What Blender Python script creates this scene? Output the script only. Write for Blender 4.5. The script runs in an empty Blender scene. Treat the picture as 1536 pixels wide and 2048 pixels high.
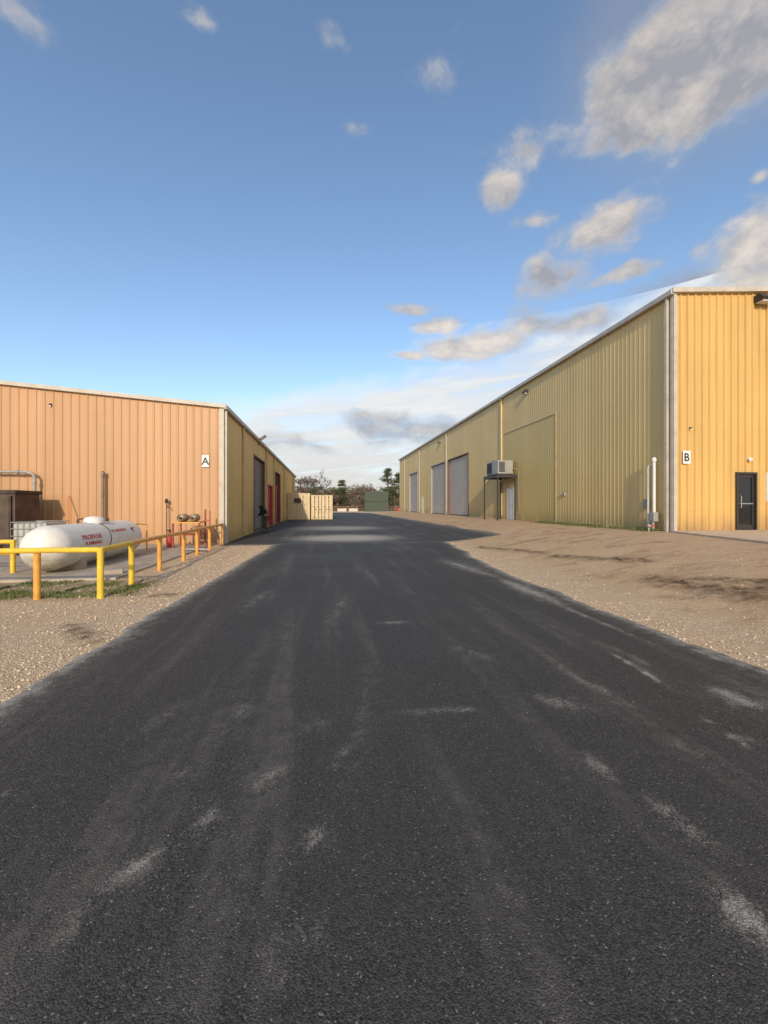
import bpy, math, random
import numpy as np
from mathutils import Vector, Matrix, noise as mnoise
random.seed(7); rng = np.random.default_rng(7)
R = math.radians
scene = bpy.context.scene
COL = scene.collection

# ------------------------------------------------------------------ camera
F = 800.0; PSI = R(8.4); SP, CP = math.sin(PSI), math.cos(PSI); HOR = 1011.0; CH = 1.6
cd = bpy.data.cameras.new('camera'); cam = bpy.data.objects.new('camera', cd); COL.objects.link(cam)
cam.location = (0, 0, CH); cam.rotation_euler = (R(90), 0, -PSI)
cd.sensor_fit = 'HORIZONTAL'; cd.sensor_width = 36; cd.lens = F/1536*36
cd.shift_y = -(1024-HOR)/1536
cd.clip_start = 0.05; cd.clip_end = 5000
scene.camera = cam
scene.view_settings.view_transform = 'Standard'; scene.view_settings.look = 'None'

def ray(px, py):
    r = (px-768)/F; u = (HOR-py)/F
    return (SP+r*CP, CP-r*SP, u)
def sm(t):
    t = min(1, max(0, t)); return t*t*(3-2*t)
def gz(x, y):
    return 0.65*sm((x-4.5)/6.5)*(1-sm((y-64)/25))
def gp(px, py):                      # a spot on the ground (used to lay out the plan)
    d = ray(px, py); t = CH/-d[2]
    for _ in range(30):
        t = 0.5*t+0.5*(CH-gz(d[0]*t, d[1]*t))/-d[2]
    return (d[0]*t, d[1]*t)

# ------------------------------------------------------------------ mesh helper
ORG = {}
class MB:
    def __init__(s): s.v = []; s.f = []
    def add(s, vs, fs):
        n = len(s.v); s.v += [tuple(p) for p in vs]; s.f += [tuple(i+n for i in f) for f in fs]; return s
    def box(s, x0, x1, y0, y1, z0, z1):
        return s.add([(x0,y0,z0),(x1,y0,z0),(x1,y1,z0),(x0,y1,z0),(x0,y0,z1),(x1,y0,z1),(x1,y1,z1),(x0,y1,z1)],
                     [(0,3,2,1),(4,5,6,7),(0,1,5,4),(1,2,6,5),(2,3,7,6),(3,0,4,7)])
    def obox(s, c, size, M):
        hx, hy, hz = [q/2 for q in size]; c = Vector(c)
        vs = [c + M @ Vector((a*hx, b*hy, d*hz)) for d in (-1,1) for a, b in ((-1,-1),(1,-1),(1,1),(-1,1))]
        return s.add(vs, [(0,3,2,1),(4,5,6,7),(0,1,5,4),(1,2,6,5),(2,3,7,6),(3,0,4,7)])
    def lathe(s, p0, dirv, prof, n=16, cap=True):
        p0 = Vector(p0); w = Vector(dirv).normalized()
        u = w.orthogonal().normalized(); v = w.cross(u)
        vs = []; fs = []
        for t, r in prof:
            for k in range(n):
                a = 2*math.pi*k/n
                vs.append(p0 + w*t + (u*math.cos(a)+v*math.sin(a))*r)
        for i in range(len(prof)-1):
            for k in range(n):
                k2 = (k+1) % n
                fs.append((i*n+k, i*n+k2, (i+1)*n+k2, (i+1)*n+k))
        if cap:
            fs.append(tuple(range(n))[::-1]); m = (len(prof)-1)*n; fs.append(tuple(range(m, m+n)))
        return s.add(vs, fs)
    def cyl(s, p0, p1, r, r1=None, n=12):
        d = Vector(p1)-Vector(p0); r1 = r if r1 is None else r1
        return s.lathe(p0, d, [(0, r), (d.length, r1)], n)
    def tube(s, pts, r, n=8):
        pts = [Vector(p) for p in pts]
        vs = []; u = None; m = len(pts)
        for i, p in enumerate(pts):
            w = (pts[min(i+1, m-1)]-pts[max(i-1, 0)]).normalized()
            if u is None: u = w.orthogonal().normalized()
            u = (u - w*u.dot(w)).normalized(); v = w.cross(u)
            rr = r[i] if isinstance(r, (list, tuple)) else r
            for k in range(n):
                a = 2*math.pi*k/n; vs.append(p+(u*math.cos(a)+v*math.sin(a))*rr)
        fs = [(i*n+k, i*n+(k+1) % n, (i+1)*n+(k+1) % n, (i+1)*n+k) for i in range(m-1) for k in range(n)]
        fs += [tuple(range(n))[::-1], tuple(range((m-1)*n, m*n))]
        return s.add(vs, fs)
    def ball(s, c, rx, ry, rz, n=12, m=8):
        vs = []; fs = []; c = Vector(c)
        for i in range(m+1):
            th = math.pi*i/m
            for k in range(n):
                a = 2*math.pi*k/n
                vs.append(c+Vector((rx*math.sin(th)*math.cos(a), ry*math.sin(th)*math.sin(a), rz*math.cos(th))))
        for i in range(m):
            for k in range(n):
                fs.append((i*n+k, (i+1)*n+k, (i+1)*n+(k+1) % n, i*n+(k+1) % n))
        return s.add(vs, fs)
    def build(s, name, mat, parent=None, smooth=False, loc=None, bevel=0):
        a = np.array(s.v, dtype=float)
        if parent is not None: o0 = ORG[parent]
        elif loc is not None: o0 = loc
        else:
            o0 = ((a[:,0].min()+a[:,0].max())/2, (a[:,1].min()+a[:,1].max())/2, a[:,2].min())
        a = a-np.array(o0)
        me = bpy.data.meshes.new(name); me.from_pydata(a.tolist(), [], s.f); me.update()
        if smooth:
            me.polygons.foreach_set('use_smooth', [True]*len(me.polygons))
            try: me.set_sharp_from_angle(angle=R(40))
            except Exception: pass
        me.materials.append(mat)
        o = bpy.data.objects.new(name, me); COL.objects.link(o)
        if parent is not None: o.parent = parent
        else: o.location = o0
        ORG[o] = o0
        if bevel:
            b = o.modifiers.new('bevel', 'BEVEL'); b.width = bevel; b.segments = 2; b.limit_method = 'ANGLE'
        return o
def tag(o, label=None, cat=None, group=None, kind=None):
    if label: o['label'] = label
    if cat: o['category'] = cat
    if group: o['group'] = group
    if kind: o['kind'] = kind
    return o
def empty(name, loc, label, cat, group=None):
    o = bpy.data.objects.new(name, None); COL.objects.link(o); o.location = loc; ORG[o] = tuple(loc)
    o.empty_display_size = .2
    return tag(o, label, cat, group)
def copy_tree(o, parent=None):
    c = o.copy(); COL.objects.link(c); c.parent = parent
    for ch in list(o.children): copy_tree(ch, c)
    return c
def mesh_np(name, V, Fq, mat, loc=(0,0,0)):
    me = bpy.data.meshes.new(name); me.from_pydata(V.tolist(), [], Fq.tolist()); me.update(); me.materials.append(mat)
    o = bpy.data.objects.new(name, me); COL.objects.link(o); o.location = loc; ORG[o] = tuple(loc)
    return o

# ------------------------------------------------------------------ materials
class NT:
    def __init__(s, nt): s.t = nt; s.n = nt.nodes; s.l = nt.links
    def new(s, typ, **kw):
        n = s.n.new(typ)
        for k, v in kw.items(): setattr(n, k, v)
        return n
    def put(s, sock, val):
        if isinstance(val, bpy.types.NodeSocket): s.l.new(val, sock)
        else: sock.default_value = val
    def math(s, op, a, b=0.0, c=None, clamp=False):
        n = s.new('ShaderNodeMath', operation=op); n.use_clamp = clamp
        s.put(n.inputs[0], a); s.put(n.inputs[1], b)
        if c is not None: s.put(n.inputs[2], c)
        return n.outputs[0]
    def vmath(s, op, a, b=(0,0,0)):
        n = s.new('ShaderNodeVectorMath', operation=op); s.put(n.inputs[0], a); s.put(n.inputs[1], b)
        return n.outputs['Value'] if op in ('LENGTH', 'DOT_PRODUCT') else n.outputs[0]
    def mix(s, f, a, b, blend='MIX'):
        n = s.new('ShaderNodeMix', data_type='RGBA', blend_type=blend)
        s.put(n.inputs[0], f)
        for i, v in ((6, a), (7, b)):
            s.put(n.inputs[i], (*v, 1) if isinstance(v, tuple) and len(v) == 3 else v)
        return n.outputs[2]
    def noise(s, vec, scale, detail=4, rough=.55, dist=0.0, col=False):
        n = s.new('ShaderNodeTexNoise'); s.put(n.inputs['Vector'], vec); n.inputs['Scale'].default_value = scale
        n.inputs['Detail'].default_value = detail; n.inputs['Roughness'].default_value = rough; n.inputs['Distortion'].default_value = dist
        return n.outputs[1] if col else n.outputs[0]
    def vor(s, vec, scale, out='Distance', feature='F1'):
        n = s.new('ShaderNodeTexVoronoi', feature=feature); s.put(n.inputs['Vector'], vec); n.inputs['Scale'].default_value = scale
        return n.outputs[out]
    def mr(s, v, a, b, c=0.0, d=1.0, smooth=False):
        n = s.new('ShaderNodeMapRange'); n.interpolation_type = 'SMOOTHSTEP' if smooth else 'LINEAR'
        s.put(n.inputs[0], v); n.inputs[1].default_value = a; n.inputs[2].default_value = b
        n.inputs[3].default_value = c; n.inputs[4].default_value = d
        return n.outputs[0]
    def pos(s): return s.new('ShaderNodeNewGeometry').outputs['Position']
    def xyz(s, v):
        n = s.new('ShaderNodeSeparateXYZ'); s.put(n.inputs[0], v); return n.outputs
    def comb(s, x, y, z):
        n = s.new('ShaderNodeCombineXYZ'); s.put(n.inputs[0], x); s.put(n.inputs[1], y); s.put(n.inputs[2], z); return n.outputs[0]
    def scalev(s, v, sc): return s.vmath('MULTIPLY', v, sc)
    def bump(s, h, strength, dist):
        n = s.new('ShaderNodeBump'); n.inputs['Strength'].default_value = strength; n.inputs['Distance'].default_value = dist
        s.put(n.inputs['Height'], h); return n.outputs[0]
def newmat(name):
    m = bpy.data.materials.new(name); m.use_nodes = True
    return m, NT(m.node_tree), m.node_tree.nodes['Principled BSDF']
def mat(name, col, rough=.6, metal=0.0, var=.12, scale=3.0, bump=0.0, bscale=60, rust=None, rustamt=.5, spec=.5):
    m, t, b = newmat(name); p = t.pos()
    n = t.noise(p, scale, 4)
    lo = tuple(c*(1-var) for c in col); hi = tuple(min(1, c*(1+var)) for c in col)
    c = t.mix(t.mr(n, .3, .7), lo, hi)
    if rust:
        rn = t.noise(p, scale*2.3, 6, .65)
        c = t.mix(t.mr(rn, rustamt, rustamt+.08, smooth=True), c, rust)
    t.put(b.inputs['Base Color'], c)
    b.inputs['Roughness'].default_value = rough; b.inputs['Metallic'].default_value = metal
    b.inputs['Specular IOR Level'].default_value = spec
    if bump: t.put(b.inputs['Normal'], t.bump(t.noise(p, bscale, 3), .6, bump))
    return m
def wallmat(name, col, stain, dirt, z0, axis, amt=.55, drip=.35):
    m, t, b = newmat(name); p = t.pos(); x = t.xyz(p)
    s = x[axis]
    panel = t.math('FLOOR', t.math('DIVIDE', s, .915))
    wn = t.new('ShaderNodeTexWhiteNoise', noise_dimensions='1D'); t.put(wn.inputs['W'], panel)
    k = t.mr(wn.outputs['Value'], 0, 1, .94, 1.05)
    streak = t.noise(t.scalev(p, (2.2, 2.2, .16)), 2.0, 6, .65)
    c = t.mix(t.mr(streak, .42, .78, 0, amt, True), col, stain)
    big = t.noise(p, .35, 3)
    c = t.mix(t.mr(big, .35, .75, 0, .35), c, tuple(q*.85 for q in stain))
    dn = t.noise(t.scalev(p, (1, 1, .5)), 1.6, 5, .6)
    h = t.math('SUBTRACT', x[2], z0)
    dm = t.math('MULTIPLY', t.mr(h, 0, .9, 1, 0, True), t.mr(dn, .3, .7, .15, .9))
    c = t.mix(dm, c, dirt)
    dr = t.noise(t.scalev(p, (9, 9, .35)), 1.5, 4, .7)
    c = t.mix(t.mr(dr, .66, .74, 0, drip, True), c, tuple(q*.6 for q in stain))
    fz = t.math('ABSOLUTE', t.math('SUBTRACT', t.math('FRACT', t.math('DIVIDE', h, 1.5)), .5))
    c = t.mix(t.mr(fz, .004, .009, .12, 0), c, (.12,.09,.05))
    vm = t.new('ShaderNodeVectorMath', operation='SCALE'); t.put(vm.inputs[0], c); t.put(vm.inputs[3], k)
    t.put(b.inputs['Base Color'], vm.outputs[0])
    b.inputs['Roughness'].default_value = .5
    t.put(b.inputs['Normal'], t.bump(t.noise(t.scalev(p, (1, 1, .5)), 1.5, 3), .35, .03))
    return m

M = {}
M['B_front'] = wallmat('yellow painted sheet', (.66,.41,.135), (.48,.32,.10), (.32,.19,.09), .65, 0, .65)
M['B_side'] = wallmat('yellow sheet weathered', (.65,.47,.195), (.56,.42,.165), (.34,.26,.12), .65, 1, .5, .2)
M['B_patch'] = wallmat('olive replacement sheet', (.57,.425,.165), (.50,.38,.14), (.30,.23,.10), .65, 1, .4, .15)
M['A_front'] = wallmat('tan orange painted sheet', (.53,.30,.145), (.45,.255,.12), (.32,.19,.10), .0, 0, .5)
M['A_side'] = wallmat('mustard sheet', (.84,.57,.22), (.74,.48,.18), (.42,.28,.13), .0, 1, .5)
M['trim'] = mat('off white trim', (.50,.45,.37), .5, var=.12, rust=(.33,.23,.15), rustamt=.66)
M['gutter'] = mat('grey gutter', (.46,.42,.37), .45, var=.15)
M['mustardtrim'] = mat('mustard trim', (.66,.50,.25), .5, var=.15)
M['roof'] = mat('galvanised roof', (.45,.45,.44), .4, .3, var=.1)
M['roller'] = mat('grey roller slats', (.53,.48,.42), .5, .0, var=.08, scale=1.2, spec=.25)
M['darkroller'] = mat('dark roller slats', (.20,.19,.17), .5, .2, var=.1)
M['jamb'] = mat('brown jamb', (.16,.07,.04), .6, var=.2)
M['red'] = mat('red paint', (.48,.05,.03), .5, var=.2, rust=(.25,.06,.03), rustamt=.6)
M['dullred'] = mat('dull red paint', (.34,.06,.04), .6, var=.25, rust=(.16,.06,.04), rustamt=.55)
M['lettering'] = mat('red lettering paint', (.50,.02,.02), .5, var=.08)
M['white'] = mat('white paint', (.78,.77,.74), .45, var=.05)
M['pvc'] = mat('white pipe', (.72,.70,.64), .4, var=.08)
M['black'] = mat('black paint', (.02,.02,.02), .5)
M['darkmetal'] = mat('dark bronze metal', (.05,.045,.04), .45, .3)
M['galv'] = mat('galvanised metal', (.36,.35,.33), .4, .5, var=.18, scale=6)
M['brownpipe'] = mat('weathered brown pipe', (.26,.19,.14), .6, .2, var=.25, scale=6)
M['steelgrey'] = mat('painted grey metal', (.33,.32,.30), .5, .1, var=.15, scale=4)
M['coil'] = mat('condenser coil', (.09,.09,.09), .6, .2, var=.3, scale=30)
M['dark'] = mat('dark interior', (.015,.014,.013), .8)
M['concrete'] = mat('concrete', (.42,.35,.27), .85, var=.2, scale=1.6, bump=.004, bscale=90, rust=(.24,.19,.14), rustamt=.6)
M['slab'] = mat('pale concrete slab', (.58,.45,.31), .85, var=.15, scale=1.6, bump=.004, bscale=90)
M['yellow'] = mat('yellow pipe paint', (.76,.50,.04), .5, var=.15, scale=8, rust=(.30,.15,.05), rustamt=.64)
M['orange'] = mat('orange pipe paint', (.72,.34,.06), .5, var=.18, scale=8, rust=(.30,.12,.05), rustamt=.63)
M['rusty'] = mat('rusty brown steel', (.05,.035,.025), .75, var=.35, scale=3, rust=(.03,.02,.015), rustamt=.52, bump=.003)
M['rust2'] = mat('brown steel', (.09,.06,.04), .75, var=.35, scale=3, bump=.003)
M['cream'] = mat('cream container paint', (.70,.56,.35), .5, var=.1, rust=(.3,.14,.06), rustamt=.68)
M['green'] = mat('green container paint', (.085,.105,.08), .7, var=.12, rust=(.08,.07,.055), rustamt=.66, spec=.2)
M['tote'] = mat('translucent plastic tote', (.42,.42,.38), .35, var=.12)
M['keg'] = mat('tan steel cylinder', (.36,.28,.18), .5, .2, var=.3, scale=8)
M['wood'] = mat('brown wood', (.22,.12,.06), .8, var=.3, scale=8)
M['skin'] = mat('skin', (.35,.19,.12), .55, var=.05)
M['hoodie'] = mat('black hoodie', (.012,.012,.014), .9, var=.3, scale=15)
M['trousers'] = mat('olive trousers', (.10,.085,.05), .9, var=.4, scale=14)
M['boot'] = mat('brown boot', (.05,.03,.02), .7)
M['orangeplastic'] = mat('orange plastic', (.8,.18,.03), .5)
M['bark'] = mat('bark', (.16,.12,.09), .9, var=.3)
M['blue'] = mat('blue paint', (.02,.06,.25), .5)
M['lens'] = mat('lamp lens', (.6,.6,.58), .2)
m, t, b = newmat('dark glass'); b.inputs['Base Color'].default_value = (.015,.018,.02,1); b.inputs['Roughness'].default_value = .05; M['glass'] = m
m, t, b = newmat('chalky tank paint'); p = t.pos(); x = t.xyz(p)
n = t.noise(p, 5, 6, .65); c = t.mix(t.mr(n, .35, .75), (.82,.79,.72), (.70,.66,.58))
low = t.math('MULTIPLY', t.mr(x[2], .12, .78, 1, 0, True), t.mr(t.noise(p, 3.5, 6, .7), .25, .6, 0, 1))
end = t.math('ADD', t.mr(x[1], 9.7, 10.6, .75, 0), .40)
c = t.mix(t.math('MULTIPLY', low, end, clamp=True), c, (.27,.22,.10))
c = t.mix(t.mr(t.noise(p, 14, 6, .7), .62, .68, 0, .45, True), c, (.38,.28,.18))
t.put(b.inputs['Base Color'], c); b.inputs['Roughness'].default_value = .5; M['tank'] = m
def leafmat(name, a, bcol):
    m, t, b = newmat(name); p = t.pos()
    c = t.mix(t.mr(t.noise(p, .9, 3), .35, .65), a, bcol); t.put(b.inputs['Base Color'], c); b.inputs['Roughness'].default_value = .8
    return m
M['pine'] = leafmat('pine needles', (.04,.06,.02), (.08,.10,.035))
M['leaf'] = leafmat('green leaves', (.055,.065,.022), (.11,.11,.045))
M['scrub'] = leafmat('brown scrub', (.11,.08,.05), (.19,.135,.085))
M['grass'] = leafmat('grass blades', (.09,.13,.025), (.20,.20,.06))
# asphalt: fine black aggregate
m, t, b = newmat('fresh asphalt'); p = t.pos()
pw = t.vmath('ADD', p, t.scalev(t.vmath('SUBTRACT', t.noise(p, 40, 2, col=True), (.5,.5,.5)), (.012,.012,.012)))
v1 = t.vor(pw, 150); vc = t.vor(pw, 150, 'Color')
cc = t.xyz(vc); cr = cc[0]
c = t.mix(cr, (.022,.020,.018), (.096,.086,.075))
c = t.mix(t.mr(cc[1], .982, .988), c, (.22,.20,.17))
big = t.noise(p, .45, 4, .6)
c = t.mix(t.mr(big, .35, .7, 0, .45), c, (.074,.068,.060))
lane = t.noise(t.scalev(p, (1.9, .13, 1)), 1.2, 5, .6)
dn = t.noise(p, 7, 9, .78, .6); dn2 = t.noise(p, 90, 2, .7)
lm = t.math('MULTIPLY', t.mr(lane, .48, .70, 0, .8, True), t.mr(dn, .40, .70, .08, 1))
c = t.mix(lm, c, (.20,.175,.14))
att = t.new('ShaderNodeAttribute', attribute_name='dust').outputs['Fac']
dens = t.math('ADD', t.math('MULTIPLY', att, 1.1), t.math('MULTIPLY', t.math('SUBTRACT', dn, .5), 3.8))
dens = t.math('ADD', dens, t.math('MULTIPLY', t.math('SUBTRACT', dn2, .5), 3.0))
dm = t.math('MULTIPLY', t.mr(dens, .20, 1.6, 0, 1), t.mr(att, .03, .60, 0, .9))
c = t.mix(dm, c, (.47,.42,.34))
t.put(b.inputs['Base Color'], c)
t.put(b.inputs['Roughness'], t.mr(big, .3, .7, .6, .8))
b.inputs['Specular IOR Level'].default_value = .22
t.put(b.inputs['Normal'], t.bump(t.math('MULTIPLY', v1, -1.0), .65, .005)); M['asphalt'] = m
# ground
m, t, b = newmat('gravel and dirt'); p = t.pos(); x = t.xyz(p)
vc = t.xyz(t.vor(p, 60, 'Color'))[0]; vd = t.vor(p, 60)
n = t.noise(p, .8, 6, .62)
c = t.mix(vc, (.48,.33,.195), (.80,.61,.41))
c = t.mix(t.mr(n, .38, .66, 0, .7, True), c, (.64,.45,.27))
c = t.mix(t.mr(t.noise(p, 7, 6, .7), .5, .78, 0, .5), c, (.38,.24,.13))
mud = t.new('ShaderNodeAttribute', attribute_name='mud').outputs['Fac']
gr = t.new('ShaderNodeAttribute', attribute_name='green').outputs['Fac']
pk = t.new('ShaderNodeAttribute', attribute_name='packed').outputs['Fac']
fine = t.mix(t.noise(p, 18, 7, .78), (.36,.225,.12), (.80,.55,.325))
fine = t.mix(t.mr(t.vor(p, 30), .05, .20, .40, 0), fine, (.76,.60,.42))
c = t.mix(t.math('MULTIPLY', pk, t.mr(t.noise(p, 1.6, 6), .3, .55, .55, .97)), c, fine)
trk = t.noise(t.vmath('ADD', t.scalev(p, (.8, 2.0, 1)), t.scalev(t.noise(p, .5, 2, col=True), (1.0,1.6,0))), 1.1, 8, .68)
c = t.mix(t.math('MULTIPLY', pk, t.mr(trk, .49, .66, 0, .7, True)), c, (.30,.18,.095))
c = t.mix(t.math('MULTIPLY', mud, t.mr(t.noise(p, 5, 8, .7), .35, .6, .1, 1)), c, (.09,.055,.03))
c = t.mix(t.math('MULTIPLY', gr, t.mr(t.noise(p, 4, 8, .7), .35, .6, .2, 1)), c, (.14,.125,.045))
far = t.mr(x[1], 104, 125, 0, .8); c = t.mix(far, c, (.26,.20,.11))
t.put(b.inputs['Base Color'], c); b.inputs['Roughness'].default_value = .95; b.inputs['Specular IOR Level'].default_value = .1
h = t.math('ADD', t.math('MULTIPLY', vd, -.7), t.math('MULTIPLY', t.noise(p, 9, 6), 1.4))
t.put(b.inputs['Normal'], t.bump(h, .85, .024)); M['ground'] = m
M['stone'] = mat('loose stone', (.70,.55,.385), .9, var=.35, scale=25, spec=.15)

# ------------------------------------------------------------------ road outline
def xl(y):
    w = .10*mnoise.noise((y*.9, 3, 0))+.05*mnoise.noise((y*3.1, 5, 0))+.03*mnoise.noise((y*11, 5, 0))
    return (-2.60+.042*(y-3.6) if y > 3.6 else -2.6-.02*(3.6-y))+w
def xr(y):
    w = .12*mnoise.noise((y*.8, 9, 0))+.05*mnoise.noise((y*3.3, 2, 0))+.03*mnoise.noise((y*11, 2, 0))
    return 4.2+(.95*sm((y-8)/9))+w
YJ = 16.6
def xl2(y): return -4.13 if y < 58.5 else -4.13-.2*(y-58.5)
def xr2(y): return 7.75+.25*mnoise.noise((y*.35, 7, 0))
def road_mask(x, y):                 # >0 outside, metres
    if y < YJ: return max(xl(y)-x, x-xr(y))
    if y < 90: return max(xl2(y)-x, x-xr2(y))
    return 5
raw = [((500,1590),(570,1545),.05,.7),((390,1690),(430,1620),.05,.8),((200,1800),(330,1700),.05,.7),((100,1920),(200,1800),.04,.55),
 ((615,1720),(650,1650),.04,.8),((550,1860),(556,1990),.015,.9),((600,1900),(640,1880),.04,.7),((1170,1520),(1230,1570),.05,.9),
 ((1290,1600),(1430,1710),.045,.9),((1440,1800),(1536,1890),.06,1.4),((795,1433),(950,1425),.022,1.2),((1060,1400),(1180,1425),.10,.7),
 ((1220,1310),(1360,1395),.02,1.3),((1060,1190),(1300,1290),.04,.85),((1200,1290),(1330,1350),.04,.6),((1420,1380),(1536,1430),.13,1.0),
 ((675,1540),(690,1500),.03,.8),((750,1250),(830,1248),.05,.8),((440,1480),(520,1390),.09,.45),((700,1600),(740,1330),.08,.4),
 ((1000,1160),(1130,1215),.18,1.2),((880,1120),(1000,1160),.25,.9),((240,1490),(400,1400),.10,.35),((1100,1330),(1300,1440),.05,.6),
 ((600,1480),(660,1440),.10,.4),((350,1560),(380,1550),.05,.6),((1300,1480),(1536,1570),.06,.4),((640,1290),(700,1180),.16,.4),
 ((0,1590),(20,1600),.05,.6),((1450,1470),(1536,1500),.04,.7),((900,1300),(1010,1330),.16,.4),((480,1230),(540,1180),.15,.5),((1310,1270),(1490,1345),.02,1.0),((1400,1440),(1536,1530),.02,.8)]
STR = [(gp(*a), gp(*b_), w, s) for a, b_, w, s in raw]
def dustgrid(X, Y):
    D = np.zeros_like(X)
    for (ax, ay), (bx, by), w, s in STR:
        dx, dy = bx-ax, by-ay; L = dx*dx+dy*dy+1e-9
        tt = np.clip(((X-ax)*dx+(Y-ay)*dy)/L, 0, 1)
        tap = 1-.6*np.abs(tt*2-1)**2
        dd = (X-ax-tt*dx)**2+(Y-ay-tt*dy)**2
        D = np.maximum(D, s*tap*np.exp(-np.sqrt(dd)/(w*1.15)))
    return D
LIFT = .03
def road_mesh(name, ys, fl, fr, nx, dust_sheen_f, label=None):
    us = np.linspace(0, 1, nx); V = []
    for y in ys:
        a, b_ = fl(y), fr(y)
        V.append((a-.03, y, gz(a, y)-.03))
        for u in us: x = a+(b_-a)*u; V.append((x, y, gz(x, y)+LIFT*min(1, 12*min(u, 1-u)+.3)))
        V.append((b_+.03, y, gz(b_, y)-.03))
    W = nx+2; V = np.array(V)
    idx = np.arange(len(ys)*W).reshape(len(ys), W)
    Fq = np.stack([idx[:-1,:-1], idx[:-1,1:], idx[1:,1:], idx[1:,:-1]], -1).reshape(-1, 4)
    Vs = V.tolist(); Fs = Fq.tolist()
    for row in (0, len(ys)-1):
        n0 = len(Vs)
        for k in range(W): q = V[row*W+k]; Vs.append([q[0], q[1]+(-.03 if row == 0 else .03), q[2]-.08])
        for k in range(W-1): Fs.append([row*W+k, row*W+k+1, n0+k+1, n0+k])
    me = bpy.data.meshes.new(name); me.from_pydata(Vs, [], Fs); me.update()
    me.polygons.foreach_set('use_smooth', [True]*len(me.polygons))
    A = np.array(Vs); at = me.attributes.new('dust', 'FLOAT', 'POINT'); at.data.foreach_set('value', dust_sheen_f(A[:,0], A[:,1]).astype(np.float32))
    me.materials.append(M['asphalt'])
    o = bpy.data.objects.new(name, me); COL.objects.link(o); tag(o, kind='structure'); return o
def d1(X, Y):
    D = dustgrid(X, Y)
    el = np.array([min(x-xl(y), xr(y)-x) for x, y in zip(X, Y)])
    return np.maximum(D, 1.15*np.exp(-np.clip(el, 0, 9)/.20))
road_mesh('driveway', np.concatenate([np.arange(-12, 0, .5), np.arange(0, YJ+.03, .05)]), xl, xr, 130, d1)
def d2(X, Y):
    D = 2.2*np.exp(-((Y-19.5)/1.9)**2)*np.exp(-((X-1.0)/2.2)**2)  # pale wet patch: its sheen is painted into the colour along with the dust
    D = np.maximum(D, 1.3*np.exp(-((Y-28)/3)**2)*np.exp(-((X-1)/3)**2))
    D = np.maximum(D, .9*np.exp(-np.abs(Y-YJ-.1)/.15))
    D = np.maximum(D, .8*np.exp(-np.abs(7.7-X)/.5))
    return D
road_mesh('yard_asphalt', np.concatenate([np.arange(YJ+.04, 30, .12), np.arange(30, 90.1, 1.0)]), xl2, xr2, 90, d2)

# ------------------------------------------------------------------ terrain
xs = np.concatenate([[-900,-500,-250,-150,-80,-50,-30,-20], np.arange(-15, 17.01, .16), [18,20,24,30,40,60,90,150,250,500,900]])
ys = np.concatenate([[-300,-100,-40,-15,-6,-2], np.arange(0, 22, .16), np.arange(22, 60, .8), np.arange(60, 130, 2.5), [140,170,220,300,500,900,1800,3500]])
mudpts = [(gp(1310,1158), gp(1536,1200), .32), (gp(1330,1172), gp(1520,1178), .2), (gp(1110,1112), gp(1290,1122), .22), (gp(1400,1160), gp(1536,1165), .22), (gp(960,1095), gp(1080,1105), .2), (gp(310,1192), gp(345,1190), .12), (gp(130,1255), gp(210,1290), .10)]
V = []; mudA = []; grA = []; pkA = []
def segd(x, y, a, b_):
    dx, dy = b_[0]-a[0], b_[1]-a[1]; tt = min(1, max(0, ((x-a[0])*dx+(y-a[1])*dy)/(dx*dx+dy*dy)))
    return math.hypot(x-a[0]-tt*dx, y-a[1]-tt*dy)
for y in ys:
    for x in xs:
        z = gz(x, y); mud = gr = pk = 0
        if -15 <= x <= 17 and 0 <= y < 24:
            out = min(1, max(0, road_mask(x, y)-.05)/.6)
            if -14.3 < x < -4.3 and 9.2 < y < 17.6: out = 0
            if x > 12 and y > 12: out *= .2
            if x > 10 and y < 12.8 and y > 7: out *= .4
            if out > 0:
                for a, b_, w in mudpts: mud = max(mud, math.exp(-(segd(x, y, a, b_)/w)**2))
                z += out*(.016*mnoise.noise((x*.5, y*.5, 1))+.018*mnoise.noise((x*1.9, y*1.9, 2))+.016*mnoise.noise((x*4.5, y*4.5, 4))+.10*mud*max(0, mnoise.noise((x*3, y*3, 8))+.35))
                z -= out*.01
            if x < -3.2 and y > 7.2: gr = .7*sm((-3.1-x)/.5)*sm((y-7.3)/.6)*sm((9.6-y)/.5)
            gr = max(gr, .9*sm((x-11.2)/.9)*sm((y-13)/1)*(1 if x < 12.5 else 0)*sm((24-y)/5))
        if x > 4 and y < 64: pk = sm((x-4.8)/1.4)*(.85+.4*mnoise.noise((x*.6, y*.6, 0)))
        V.append((x, y, z)); mudA.append(mud); grA.append(gr); pkA.append(max(0, min(1, pk)))
V = np.array(V); W = len(xs); idx = np.arange(len(ys)*W).reshape(len(ys), W)
Fq = np.stack([idx[:-1,:-1], idx[:-1,1:], idx[1:,1:], idx[1:,:-1]], -1).reshape(-1, 4)
g = mesh_np('ground', V, Fq, M['ground']); g.data.polygons.foreach_set('use_smooth', [True]*len(g.data.polygons))
for nm, arr in (('mud', mudA), ('green', grA), ('packed', pkA)):
    at = g.data.attributes.new(nm, 'FLOAT', 'POINT'); at.data.foreach_set('value', np.array(arr, dtype=np.float32))
tag(g, kind='structure')

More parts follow.
